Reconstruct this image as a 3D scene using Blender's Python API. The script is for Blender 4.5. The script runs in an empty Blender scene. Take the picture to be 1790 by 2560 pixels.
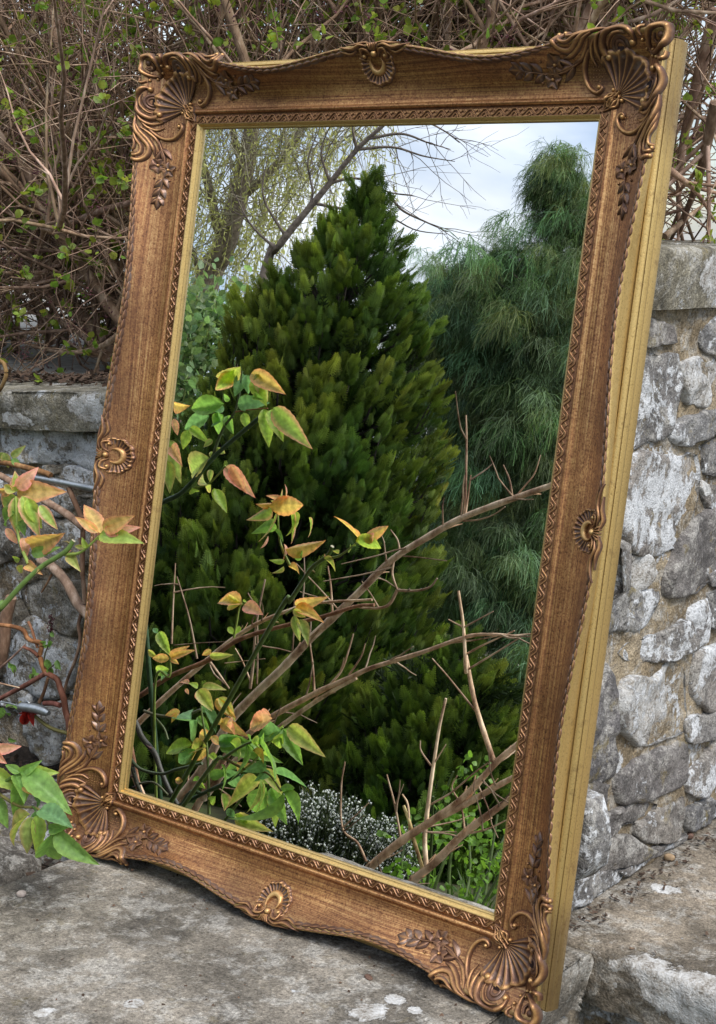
import bpy, math, random
import numpy as np
from mathutils import Matrix, Vector

sc = bpy.context.scene
rng = np.random.default_rng(7)
random.seed(7)

# ------------------------------------------------------------------ camera
# World: X along the foot of the mirror, Y into the wall, Z up; origin = middle of the mirror.
F_PX, C_PX = 3900.0, np.array([895.0, 1280.0])
MX = np.array([0.78956309, 0.13220601, -0.59925929])
MY = np.array([-0.12419469, 0.99073587, 0.05493731])
T = np.array([-0.03311366, -0.03022335, 2.11836044]) * 0.915
_d = np.append(np.array([4480, 642.]) - C_PX, F_PX)
UP = np.cross(MX, _d); UP /= np.linalg.norm(UP); UP = -UP if UP[1] > 0 else UP
DP = np.cross(UP, MX); DP = DP if DP[2] > 0 else -DP
WM = np.array([MX, DP, UP])
CAM = WM @ (-T)
LEAN = math.asin(-MY @ DP)
Mu = np.array([1., 0, 0]); Mv = np.array([0, math.sin(LEAN), math.cos(LEAN)]); Mw = np.array([0, -math.cos(LEAN), math.sin(LEAN)])
GLASS = -.009

cd = bpy.data.cameras.new('camera'); cam = bpy.data.objects.new('camera', cd); sc.collection.objects.link(cam)
r_, u_, b_ = WM @ np.array([1., 0, 0]), WM @ np.array([0, -1., 0]), WM @ np.array([0, 0, -1.])
cam.matrix_world = Matrix([[r_[0], u_[0], b_[0], CAM[0]], [r_[1], u_[1], b_[1], CAM[1]], [r_[2], u_[2], b_[2], CAM[2]], [0, 0, 0, 1]])
cd.sensor_fit = 'VERTICAL'; cd.sensor_height = 36; cd.lens = F_PX / 2560 * 36; cd.clip_start = .02; cd.clip_end = 2000
sc.camera = cam

# ------------------------------------------------------------------ sky and sun
SUN_DIR = Vector((.72, -.34, 1.0)).normalized()          # towards the sun
world = bpy.data.worlds.new('World'); sc.world = world; world.use_nodes = True
nt = world.node_tree; nt.nodes.clear(); N = nt.nodes.new; Lk = nt.links.new
out = N('ShaderNodeOutputWorld'); bg = N('ShaderNodeBackground'); bg2 = N('ShaderNodeBackground'); mixs = N('ShaderNodeMixShader')
sky = N('ShaderNodeTexSky'); sky.sky_type = 'NISHITA'; sky.sun_disc = False
sky.sun_elevation = math.asin(SUN_DIR.z); sky.sun_rotation = math.atan2(SUN_DIR.x, SUN_DIR.y)
sky.air_density = 1.0; sky.dust_density = .6
Lk(sky.outputs[0], bg.inputs[0]); bg.inputs[1].default_value = .085
tc = N('ShaderNodeTexCoord'); mp = N('ShaderNodeMapping'); mp.inputs['Scale'].default_value = (1, 1, 2.6); mp.inputs['Location'].default_value = (6.1, .4, .2)
n1 = N('ShaderNodeTexNoise'); n1.inputs['Scale'].default_value = 1.7; n1.inputs['Detail'].default_value = 7; n1.inputs['Roughness'].default_value = .55
cr = N('ShaderNodeValToRGB'); cr.color_ramp.elements[0].position = .40; cr.color_ramp.elements[1].position = .60
cr.color_ramp.elements[0].color = (0.12, 0.12, 0.12, 1)
Lk(tc.outputs['Generated'], mp.inputs[0]); Lk(mp.outputs[0], n1.inputs[0]); Lk(n1.outputs[0], cr.inputs[0])
n2 = N('ShaderNodeTexNoise'); n2.inputs['Scale'].default_value = 3.3; n2.inputs['Detail'].default_value = 5
cr2 = N('ShaderNodeValToRGB'); cr2.color_ramp.elements[0].position = .38; cr2.color_ramp.elements[1].position = .62
cr2.color_ramp.elements[0].color = (.42, .49, .60, 1); cr2.color_ramp.elements[1].color = (1.05, 1.06, 1.08, 1)
Lk(mp.outputs[0], n2.inputs[0]); Lk(n2.outputs[0], cr2.inputs[0]); Lk(cr2.outputs[0], bg2.inputs[0])
sxyz = N('ShaderNodeSeparateXYZ'); mz_ = N('ShaderNodeMath'); mz_.operation = 'MULTIPLY_ADD'; Lk(tc.outputs['Generated'], sxyz.inputs[0]); Lk(sxyz.outputs[2], mz_.inputs[0]); mz_.inputs[1].default_value = .85; mz_.inputs[2].default_value = .36; Lk(mz_.outputs[0], bg2.inputs[1])   # clouded skies are brighter overhead
Lk(cr.outputs[0], mixs.inputs[0]); Lk(bg.outputs[0], mixs.inputs[1]); Lk(bg2.outputs[0], mixs.inputs[2]); Lk(mixs.outputs[0], out.inputs[0])
sd = bpy.data.lights.new('sun', 'SUN'); sd.energy = 1.5; sd.angle = math.radians(24); sd.color = (1, .96, .9)
sun = bpy.data.objects.new('sun', sd); sc.collection.objects.link(sun); sun.rotation_euler = SUN_DIR.to_track_quat('Z', 'Y').to_euler()
vs = sc.view_settings; vs.view_transform = 'Standard'; vs.look = 'None'; vs.gamma = 1; vs.use_curve_mapping = False; vs.exposure = 1.25
sc.cycles.max_bounces = 8; sc.cycles.transparent_max_bounces = 8; sc.cycles.caustics_reflective = False; sc.cycles.caustics_refractive = False

# ------------------------------------------------------------------ measuring helpers (photo pixel -> place in the world)
def norm(v): v = np.asarray(v, float); return v / np.linalg.norm(v)
def ray(px, py): return norm(WM @ np.array([(px - C_PX[0]) / F_PX, (py - C_PX[1]) / F_PX, 1.]))
def onplane(px, py, n, o):
    d = ray(px, py); n = np.asarray(n, float); return CAM + (o - CAM @ n) / (d @ n) * d
def infront(px, py, w): return onplane(px, py, Mw, w)                 # a point seen directly, w metres before the mirror
VC = CAM - 2 * ((CAM @ Mw) - GLASS) * Mw
def behind(px, py, a=None, dist=None):                                # a point seen in the mirror
    d = ray(px, py); s = (GLASS - CAM @ Mw) / (d @ Mw); H = CAM + s * d; r = d - 2 * (d @ Mw) * Mw
    return VC + r * dist if dist is not None else H + r * a / abs(r @ Mw)
def zoom(ox, oy, k): return lambda x, y: (ox + x / k, oy + y / k)
Z2 = zoom(400, 860, 2.675); Z3 = zoom(330, 1400, 2.675); Z4 = zoom(900, 1100, 3.21); Z5 = zoom(850, 1640, 3.21)
L1 = zoom(0, 900, 4.2528); L2 = zoom(0, 1380, 4.2528); L8 = zoom(0, 1700, 4.0125)
W1 = zoom(1390, 560, 3.8275); W2 = zoom(1390, 1060, 3.8275); W3 = zoom(1390, 1560, 3.8275); DS = zoom(0, 0, 1 / 1.1153)

# ------------------------------------------------------------------ numpy noise
def _hash(x, y, z, s):
    h = (x.astype(np.uint32) * np.uint32(73856093)) ^ (y.astype(np.uint32) * np.uint32(19349663)) ^ (z.astype(np.uint32) * np.uint32(83492791)) ^ np.uint32(s * 2654435 + 12345)
    h ^= h >> np.uint32(13); h *= np.uint32(0x5bd1e995); h ^= h >> np.uint32(15); h *= np.uint32(0x27d4eb2d); h ^= h >> np.uint32(13)
    return h.astype(np.float64) / 4294967295.0
def vnoise(P, s=0):
    P = np.asarray(P, float); i = np.floor(P).astype(np.int64); f = P - i; f = f * f * (3 - 2 * f); r = 0
    for dx in (0, 1):
        for dy in (0, 1):
            for dz in (0, 1):
                w = (f[:, 0] if dx else 1 - f[:, 0]) * (f[:, 1] if dy else 1 - f[:, 1]) * (f[:, 2] if dz else 1 - f[:, 2])
                r = r + w * _hash(i[:, 0] + dx, i[:, 1] + dy, i[:, 2] + dz, s)
    return r
def fbm(P, sc_, o=4, s=0):
    P = np.asarray(P, float) * sc_; t = 0; a = .5
    for k in range(o): t = t + a * (vnoise(P, s + k) - .5); P = P * 2.03 + 11.7; a *= .5
    return t

# ------------------------------------------------------------------ mesh builder
class MB:
    def __init__(s): s.V = []; s.Q = []; s.C = []; s.n = 0; s.U = []
    def add(s, V, Fc, col=None, uv=None):
        V = np.asarray(V, float).reshape(-1, 3); Fc = np.asarray(Fc, int)
        s.V.append(V); s.Q.append(Fc + s.n)
        if col is None: col = (1., 1, 1)
        col = np.asarray(col, float)
        if col.ndim == 1: col = np.tile(col[:3], (len(V), 1))
        s.C.append(col[:, :3]); s.U.append(np.zeros((len(V), 2)) if uv is None else np.asarray(uv, float)); s.n += len(V)
    def build(s, name, mat, parent=None, smooth=True, link=True):
        me = bpy.data.meshes.new(name)
        if s.n:
            V = np.concatenate(s.V); C = np.concatenate(s.C); UV = np.concatenate(s.U)
            li = np.concatenate([q.ravel() for q in s.Q]); lt = np.concatenate([np.full(len(q), q.shape[1]) for q in s.Q])
            ls = np.concatenate([[0], np.cumsum(lt)[:-1]])
            me.vertices.add(len(V)); me.vertices.foreach_set('co', V.ravel())
            me.loops.add(len(li)); me.loops.foreach_set('vertex_index', li.astype(np.int32))
            me.polygons.add(len(lt)); me.polygons.foreach_set('loop_start', ls.astype(np.int32)); me.polygons.foreach_set('loop_total', lt.astype(np.int32))
            me.polygons.foreach_set('use_smooth', np.full(len(lt), bool(smooth)))
            a = me.attributes.new('tint', 'FLOAT_COLOR', 'POINT'); a.data.foreach_set('color', np.column_stack([C, np.ones(len(C))]).ravel())
            a = me.attributes.new('place', 'FLOAT2', 'POINT'); a.data.foreach_set('vector', UV.ravel())
            me.update(calc_edges=True); me.validate()
        if mat: me.materials.append(mat)
        o = bpy.data.objects.new(name, me)
        if link: sc.collection.objects.link(o)
        if parent: o.parent = parent
        return o
def grid_faces(nu, nv, wrap=False):
    i = np.arange(nu - 1)[:, None]; j = np.arange(nv if wrap else nv - 1)[None, :]; j2 = (j + 1) % nv
    return np.stack([(i * nv + j), ((i + 1) * nv + j), ((i + 1) * nv + j2), (i * nv + j2)], -1).reshape(-1, 4)
def smooth_path(P, n):
    P = np.asarray(P, float)
    if len(P) < 3: t = np.linspace(0, 1, n)[:, None]; return P[0] * (1 - t) + P[-1] * t
    Q = np.vstack([2 * P[0] - P[1], P, 2 * P[-1] - P[-2]]); t = np.linspace(0, len(P) - 1 - 1e-9, n); i = t.astype(int); f = (t - i)[:, None]
    a, b, c, d = Q[i], Q[i + 1], Q[i + 2], Q[i + 3]
    return .5 * (2 * b + (c - a) * f + (2 * a - 5 * b + 4 * c - d) * f ** 2 + (3 * b - a - 3 * c + d) * f ** 3)
def tube(mb, P, R, k=6, col=(1, 1, 1), cap=True):
    P = np.asarray(P, float); n = len(P); R = np.broadcast_to(np.asarray(R, float), (n,))
    D = np.gradient(P, axis=0); D /= np.linalg.norm(D, axis=1)[:, None] + 1e-12
    ref = np.array([0, 0, 1.]) if abs(D[:, 2]).mean() < .8 else np.array([1., 0, 0])
    A = np.cross(D, ref); A /= np.linalg.norm(A, axis=1)[:, None] + 1e-12; B = np.cross(D, A)
    th = np.linspace(0, 2 * np.pi, k, endpoint=False)
    V = P[:, None] + R[:, None, None] * (np.cos(th)[None, :, None] * A[:, None] + np.sin(th)[None, :, None] * B[:, None])
    col = np.asarray(col, float)
    if col.ndim == 2: col = np.repeat(col, k, 0)
    mb.add(V.reshape(-1, 3), grid_faces(n, k, True)[:, ::-1], col)
    if cap:
        c = col if col.ndim == 1 else col[-1]
        mb.add(V[-1], [[0, i, i + 1] for i in range(1, k - 1)], c); mb.add(V[0], [[0, i + 1, i] for i in range(1, k - 1)], c)
def scatter(mb, V, Fc, C, Ms, Ts, tint):
    """copies of one small template (V, Fc, colour C) at frames Ms (n,3,3) + Ts, each times its own tint"""
    n = len(Ts); m = len(V)
    VV = np.einsum('nij,mj->nmi', Ms, V) + np.asarray(Ts)[:, None]
    FF = (np.asarray(Fc)[None] + (np.arange(n) * m)[:, None, None]).reshape(-1, np.asarray(Fc).shape[1])
    mb.add(VV.reshape(-1, 3), FF, (C[None] * np.asarray(tint)[:, None]).reshape(-1, 3))
def frames(Y, Z=None):
    """rotation matrices whose y column is Y and whose z column is near Z"""
    Y = Y / np.linalg.norm(Y, axis=1)[:, None]; Z = rng.normal(size=Y.shape) if Z is None else Z
    X = np.cross(Y, Z); X /= np.linalg.norm(X, axis=1)[:, None] + 1e-9; Z = np.cross(X, Y); return np.stack([X, Y, Z], -1)

# ------------------------------------------------------------------ naming
def thing(name, label, cat, loc=(0, 0, 0), group=None):
    o = bpy.data.objects.new(name, None); sc.collection.objects.link(o); o.location = loc; o.empty_display_size = .05
    return tag(o, label, cat, group)
def tag(o, label=None, cat=None, group=None, kind=None):
    for k, v in (('label', label), ('category', cat), ('group', group), ('kind', kind)):
        if v: o[k] = v
    return o

# ------------------------------------------------------------------ materials
def new_mat(name):
    m = bpy.data.materials.new(name); m.use_nodes = True; t = m.node_tree; t.nodes.clear()
    o = t.nodes.new('ShaderNodeOutputMaterial'); p = t.nodes.new('ShaderNodeBsdfPrincipled'); t.links.new(p.outputs[0], o.inputs[0])
    return m, t, p, o
class G:
    """small node-graph helper"""
    def __init__(s, t): s.t = t
    def n(s, typ, **kw):
        x = s.t.nodes.new(typ)
        for k, v in kw.items():
            if k in x.inputs.keys(): x.inputs[k].default_value = v
            else: setattr(x, k, v)
        return x
    def l(s, a, b): s.t.links.new(a, b)
    def pos(s): return s.n('ShaderNodeNewGeometry').outputs['Position']
    def noise(s, vec, scale, detail=4, rough=.55, dist=0):
        x = s.n('ShaderNodeTexNoise'); x.inputs['Scale'].default_value = scale; x.inputs['Detail'].default_value = detail; x.inputs['Roughness'].default_value = rough; x.inputs['Distortion'].default_value = dist
        s.l(vec, x.inputs['Vector']); return x.outputs[0]
    def ramp(s, fac, stops):
        x = s.n('ShaderNodeValToRGB'); e = x.color_ramp.elements
        while len(e) < len(stops): e.new(.5)
        for i, (p, c) in enumerate(stops):
            e[i].position = p; e[i].color = (c, c, c, 1) if not hasattr(c, '__len__') else (*c, 1)
        s.l(fac, x.inputs[0]); return x.outputs[0]
    def mix(s, f, a, b, mode='MIX'):
        x = s.n('ShaderNodeMix'); x.data_type = 'RGBA'; x.blend_type = mode
        for v, i in ((f, 0), (a, 6), (b, 7)):
            if hasattr(v, 'is_output') or hasattr(v, 'links'): s.l(v, x.inputs[i])
            else: x.inputs[i].default_value = v if i == 0 else (*v, 1)
        return x.outputs[2]
    def math(s, op, a, b=0):
        x = s.n('ShaderNodeMath'); x.operation = op
        for v, i in ((a, 0), (b, 1)):
            if hasattr(v, 'links'): s.l(v, x.inputs[i])
            else: x.inputs[i].default_value = v
        return x.outputs[0]
    def attr(s, name, o=0): x = s.n('ShaderNodeAttribute'); x.attribute_name = name; return x.outputs[o]
    def bump(s, h, strength, dist, p):
        x = s.n('ShaderNodeBump'); x.inputs['Strength'].default_value = strength; x.inputs['Distance'].default_value = dist; s.l(h, x.inputs['Height']); s.l(x.outputs[0], p.inputs['Normal'])
    def mapping(s, vec, scale): x = s.n('ShaderNodeMapping'); x.inputs['Scale'].default_value = scale; s.l(vec, x.inputs[0]); return x.outputs[0]

def mat_stone(name, dark, mid, light, crust=.5, white=.9, yellow=.3, wscale=14, thr=.55, vary=.12, algae=.6, dist=1.):
    """weathered stone: blotched greys, dark algae, pale crust, crisp white lichen, ochre lichen"""
    m, t, p, o = new_mat(name); g = G(t); P = g.pos(); info = g.n('ShaderNodeObjectInfo'); rnd = info.outputs['Random']
    c = g.noise(P, 300, 3, .65); d = g.noise(P, 900, 2, .6); b = g.noise(P, 60, 6, .7)
    col = g.ramp(g.noise(P, 7, 5, .6, .5), [(.30, dark), (.5, mid), (.68, light)])
    col = g.mix(1, col, g.ramp(rnd, [(0, (.66, .65, .68)), (.25, (1.05, .98, .88)), (.5, (.88, .90, .92)), (.75, (1.2, 1.12, 1.02)), (1, (1.28, 1.26, 1.26))]), 'MULTIPLY')
    al = g.ramp(g.noise(P, 16, 9, .72, .6), [(.47, 0.), (.60, algae)]); col = g.mix(al, col, tuple(.33 * x for x in dark))
    cr_ = g.ramp(g.noise(g.mapping(P, (1, 1, 1.2)), 27, 10, .74, .4), [(.50, 0.), (.585, crust)]); col = g.mix(cr_, col, (.47, .45, .41))
    col = g.mix(.85, col, g.ramp(c, [(.28, .32), (.48, .95), (.6, 1.15), (.72, 1.75)]), 'MULTIPLY'); col = g.mix(.5, col, g.ramp(d, [(.3, .5), (.7, 1.5)]), 'MULTIPLY')
    col = g.mix(.8, col, g.ramp(g.noise(P, 95, 9, .8, .3), [(.36, .50), (.47, .92), (.55, 1.12), (.63, 1.55)]), 'MULTIPLY')
    ye = g.ramp(g.noise(g.mapping(P, (1.3, 1, 1)), 24, 7, .72), [(.585, 0.), (.66, yellow)]); col = g.mix(ye, col, (.26, .20, .06))
    w1 = g.noise(P, wscale, 9, .70, .5); w2 = g.noise(P, wscale * 7, 5, .7)
    w = g.math('ADD', g.math('ADD', g.math('MULTIPLY', w1, .68), g.math('MULTIPLY', w2, .32)), g.math('MULTIPLY', g.math('SUBTRACT', rnd, .5), vary)); wm = g.ramp(w, [(thr, 0.), (thr + .030, white)])
    wc = g.ramp(g.math('ADD', g.math('MULTIPLY', c, .5), g.math('MULTIPLY', b, .5)), [(.36, (.26, .26, .26)), (.47, (.55, .56, .57)), (.62, (.74, .75, .76))]); col = g.mix(wm, col, wc)
    tn = g.attr('tint'); sep = g.n('ShaderNodeSeparateColor'); g.l(tn, sep.inputs[0])   # blue channel low = a lichen patch set on this stone
    inv = g.math('SUBTRACT', 1., sep.outputs[2]); edge = g.math('ADD', inv, g.math('MULTIPLY', g.math('SUBTRACT', g.noise(P, 50, 8, .75), .5), 1.25))
    lich = g.ramp(edge, [(.49, 0.), (.53, 1.)]); lc = g.ramp(g.math('ADD', g.math('MULTIPLY', g.noise(P, 34, 8, .75), .7), g.math('MULTIPLY', c, .3)), [(.38, (.17, .145, .115)), (.45, (.37, .345, .31)), (.53, (.55, .54, .52)), (.62, (.68, .68, .67))]); col = g.mix(lich, col, lc)
    g.l(col, p.inputs['Base Color']); p.inputs['Roughness'].default_value = .92; p.inputs['Specular IOR Level'].default_value = .2
    h = g.math('ADD', g.math('MULTIPLY', b, .8), g.math('ADD', g.math('MULTIPLY', c, .4), g.math('MULTIPLY', g.math('ADD', wm, lich), .10))); g.bump(h, 1., .007 * dist, p)
    return m
M = {}
M['slab'] = mat_stone('weathered_flagstone', (.10, .090, .077), (.225, .20, .165), (.40, .355, .295), .50, .8, .15, 10, .64, .0, .30, .9)
M['coping'] = mat_stone('coping_stone', (.12, .11, .085), (.24, .225, .18), (.36, .345, .29), .5, .8, .3, 12, .56, .06, .5)
M['wallstone'] = mat_stone('rubble_stone', (.135, .128, .125), (.225, .215, .208), (.30, .288, .272), .5, .95, .45, 13, .530, .17, .5)
M['leftstone'] = mat_stone('left_rubble_stone', (.105, .096, .078), (.23, .21, .175), (.36, .335, .285), .6, .9, .4, 18, .535, .14, .5)
M['mortar'] = mat_stone('sandy_lime_mortar', (.13, .10, .065), (.28, .225, .15), (.43, .36, .26), .55, .95, .25, 15, .555, .0, .35, 1.3)
def mat_simple(name, stops, scale, rough=.9, bump=.4, bd=.004, stretch=(1, 1, 1), spec=.3, tint=False, metallic=0, detail=6):
    m, t, p, o = new_mat(name); g = G(t); P = g.mapping(g.pos(), stretch); f = g.noise(P, scale, detail, .65)
    col = g.ramp(f, stops)
    if tint: col = g.mix(1, col, g.attr('tint'), 'MULTIPLY')
    g.l(col, p.inputs['Base Color']); p.inputs['Roughness'].default_value = rough; p.inputs['Specular IOR Level'].default_value = spec; p.inputs['Metallic'].default_value = metallic
    if bump: g.bump(f, bump, bd, p)
    return m
M['soil'] = mat_simple('dark_soil', [(.3, (.012, .009, .007)), (.55, (.035, .026, .019)), (.75, (.09, .07, .05))], 60, .95, 1, .012)
M['ground'] = mat_simple('garden_ground', [(.3, (.02, .022, .01)), (.5, (.05, .05, .022)), (.7, (.06, .085, .02))], 6, .95, .5, .02)
M['paving'] = mat_simple('pale_gravel', [(.3, (.2, .19, .17)), (.7, (.42, .41, .38))], 40, .95, .3, .01)
M['debris'] = mat_simple('bark_litter', [(.3, (.02, .013, .01)), (.55, (.06, .038, .026)), (.75, (.16, .11, .07))], 80, .9, .3, .003, tint=True)
M['bark_hedge'] = mat_simple('hedge_bark', [(.3, (.085, .053, .038)), (.50, (.205, .132, .088)), (.66, (.36, .27, .20))], 60, .8, .5, .003, (1, 1, .35), tint=True)
M['bark_peel'] = mat_simple('peeling_bark', [(.32, (.15, .08, .05)), (.46, (.36, .25, .165)), (.60, (.58, .46, .33))], 38, .75, .6, .003, (1, 1, .5), tint=True)
M['bark_dark'] = mat_simple('dark_bark', [(.3, (.03, .024, .02)), (.7, (.12, .1, .085))], 30, .9, .5, .01, tint=True)
M['stem'] = mat_simple('plant_stem', [(.3, (.7, .7, .7)), (.7, (1.15, 1.15, 1.15))], 90, .5, .2, .001, spec=.4, tint=True)
M['steel'] = mat_simple('galvanised_steel', [(.3, (.34, .36, .37)), (.7, (.55, .57, .58))], 120, .38, .15, .001, spec=.5, metallic=.85)
def mat_leaf(name, trans=.35, rough=.45, spec=.35, nscale=70):
    m, t, p, o = new_mat(name); g = G(t); f = g.noise(g.pos(), nscale, 3)
    col = g.mix(1, g.attr('tint'), g.ramp(f, [(.3, .72), (.7, 1.25)]), 'MULTIPLY')
    g.l(col, p.inputs['Base Color']); p.inputs['Roughness'].default_value = rough; p.inputs['Specular IOR Level'].default_value = spec
    tr = g.n('ShaderNodeBsdfTranslucent'); g.l(g.mix(1, col, (1.7, 1.75, 1.0), 'MULTIPLY'), tr.inputs[0]); mx = g.n('ShaderNodeMixShader'); mx.inputs[0].default_value = trans
    g.l(p.outputs[0], mx.inputs[1]); g.l(tr.outputs[0], mx.inputs[2]); g.l(mx.outputs[0], o.inputs[0]); return m
M['foliage'] = mat_leaf('foliage', .25, .55, .2, 30)
M['leaf'] = mat_leaf('fresh_leaf', .46, .45, .35, 120)
M['petal'] = mat_leaf('white_petal', .2, .7, .1, 90)

# ================================================================== THE MIRROR
BU, BV = .307, .4575                       # half size of the opening at the beaded inner edge
SB = .0815                                 # straight outer base, distance from that edge
def rim_R(t, L, dip):                      # swept outline: distance of the rim from the beaded edge
    x = np.clip(np.abs(t) / L, 0, 1.15); c = .5 + .5 * np.cos(2 * np.pi * np.clip(x, 0, 1))
    return dip + (.0845 - dip) * c ** .9
def rim_at(u, v):
    su = np.abs(u) - BU; sv = np.abs(v) - BV
    return np.where(su >= sv, rim_R(v, .47, .0715), rim_R(u, .335, .0635))
def prof(s, R):                            # height of the face above the beaded edge
    s = np.asarray(s, float); x = np.clip((s - .020) / (R - .026), 0, 1)
    cove = .0012 + .0290 * x ** 2.25
    w = np.where(s < .0122, 0., np.where(s < .020, .0012 + .0026 * np.clip(1 - ((s - .0162) / .0036) ** 2, 0, 1), cove))
    w = np.where(s > R - .006, .0302 + .0022 * np.sin(np.clip((s - R + .006) / .006, 0, 1) * np.pi * .62), w)
    return np.where(s > R, .0322 - 1.3 * (s - R), w)
def surf(u, v):
    s = np.maximum(np.abs(u) - BU, np.abs(v) - BV); return prof(s, rim_at(u, v))
def to_world(u, v, w): return np.asarray(u)[..., None] * Mu + np.asarray(v)[..., None] * Mv + np.asarray(w)[..., None] * Mw

def mat_gilt_rail():
    m, t, p, o = new_mat('bronzed_gilt'); g = G(t)
    pl = g.attr('place', 1); sx = g.n('ShaderNodeSeparateXYZ'); g.l(pl, sx.inputs[0]); tt, ss = sx.outputs[0], sx.outputs[1]
    cb = g.n('ShaderNodeCombineXYZ'); g.l(g.math('MULTIPLY', tt, 2.4), cb.inputs[0]); g.l(g.math('MULTIPLY', ss, 420.), cb.inputs[1])
    cb2 = g.n('ShaderNodeCombineXYZ'); g.l(g.math('MULTIPLY', tt, 6.), cb2.inputs[0]); g.l(g.math('MULTIPLY', ss, 1500.), cb2.inputs[1])
    st = g.noise(cb.outputs[0], 1., 4, .6); fine = g.noise(cb2.outputs[0], 1., 3, .6); gr = g.noise(g.pos(), 420, 2, .6); blot = g.noise(g.pos(), 9, 4, .6)
    f = g.math('ADD', g.math('ADD', g.math('MULTIPLY', st, .33), g.math('MULTIPLY', fine, .27)), g.math('ADD', g.math('MULTIPLY', gr, .18), g.math('MULTIPLY', g.noise(g.pos(), 110, 6, .75), .22)))
    bronze = g.ramp(f, [(.37, (.13, .054, .029)), (.45, (.28, .120, .053)), (.50, (.46, .212, .084)), (.55, (.64, .345, .135)), (.62, (.86, .55, .235))])
    pit = g.ramp(gr, [(.30, .45), (.42, 1.)]); bronze = g.mix(.8, bronze, pit, 'MULTIPLY')
    bronze = g.mix(1, bronze, g.ramp(blot, [(.3, .66), (.7, 1.18)]), 'MULTIPLY')
    gold = g.ramp(f, [(.3, (.42, .27, .085)), (.5, (.60, .41, .15)), (.7, (.70, .50, .20))]); gold = g.mix(.6, gold, pit, 'MULTIPLY'); gold = g.mix(g.ramp(g.noise(g.pos(), 38, 8, .75), [(.57, 0.), (.66, .55)]), gold, (.25, .14, .055))
    sep = g.n('ShaderNodeSeparateColor'); g.l(g.attr('tint'), sep.inputs[0])      # red: 1 = cove bronze, 0 = plain gold; green = brown wash
    col = g.mix(sep.outputs[0], gold, bronze); wash = g.math('MULTIPLY', sep.outputs[1], g.ramp(g.math('ADD', g.math('MULTIPLY', blot, .6), g.math('MULTIPLY', f, .4)), [(.34, 1.), (.62, .45)])); col = g.mix(wash, col, (.105, .055, .036))
    g.l(col, p.inputs['Base Color']); p.inputs['Metallic'].default_value = .74
    g.l(g.ramp(f, [(.4, .50), (.6, .28)]), p.inputs['Roughness']); p.inputs['Specular IOR Level'].default_value = .5
    g.bump(g.math('ADD', g.math('MULTIPLY', f, .6), g.math('MULTIPLY', gr, .4)), .35, .0012, p); return m
def mat_carved():
    m, t, p, o = new_mat('carved_antique_gilt'); g = G(t)
    sep = g.n('ShaderNodeSeparateColor'); g.l(g.attr('tint'), sep.inputs[0]); gr = g.noise(g.pos(), 260, 4, .65); bl = g.noise(g.pos(), 45, 4, .6)
    x = g.math('ADD', sep.outputs[0], g.math('ADD', g.math('MULTIPLY', g.math('SUBTRACT', gr, .5), .45), g.math('MULTIPLY', g.math('SUBTRACT', bl, .5), .5)))
    col = g.ramp(x, [(.12, (.080, .038, .025)), (.40, (.155, .074, .040)), (.64, (.30, .148, .060)), (.86, (.52, .285, .105)), (1., (.60, .38, .15))])
    dust = g.math('MULTIPLY', g.ramp(bl, [(.48, 0.), (.66, .5)]), g.ramp(x, [(.3, 1.), (.55, 0.)])); col = g.mix(dust, col, (.24, .20, .175))
    g.l(col, p.inputs['Base Color']); p.inputs['Metallic'].default_value = .5; p.inputs['Roughness'].default_value = .40; p.inputs['Specular IOR Level'].default_value = .5
    g.bump(gr, .3, .0008, p); return m
M['rail'] = mat_gilt_rail(); M['carved'] = mat_carved()
m, t, p, o = new_mat('mirror_silver'); p.inputs['Base Color'].default_value = (.93, .94, .93, 1); p.inputs['Metallic'].default_value = 1; p.inputs['Roughness'].default_value = 0.0; M['glass'] = m
M['hole_shade'] = mat_simple('painted_hole_disc', [(.3, (.012, .006, .005)), (.7, (.03, .012, .01))], 80, .8, 0)  # near-black colour stands for the shade inside the screw eyes

mirror = thing('gilt_mirror', 'tall ornate bronze-gilt framed mirror leaning against the stone pier, garden reflected in it', 'mirror')

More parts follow.
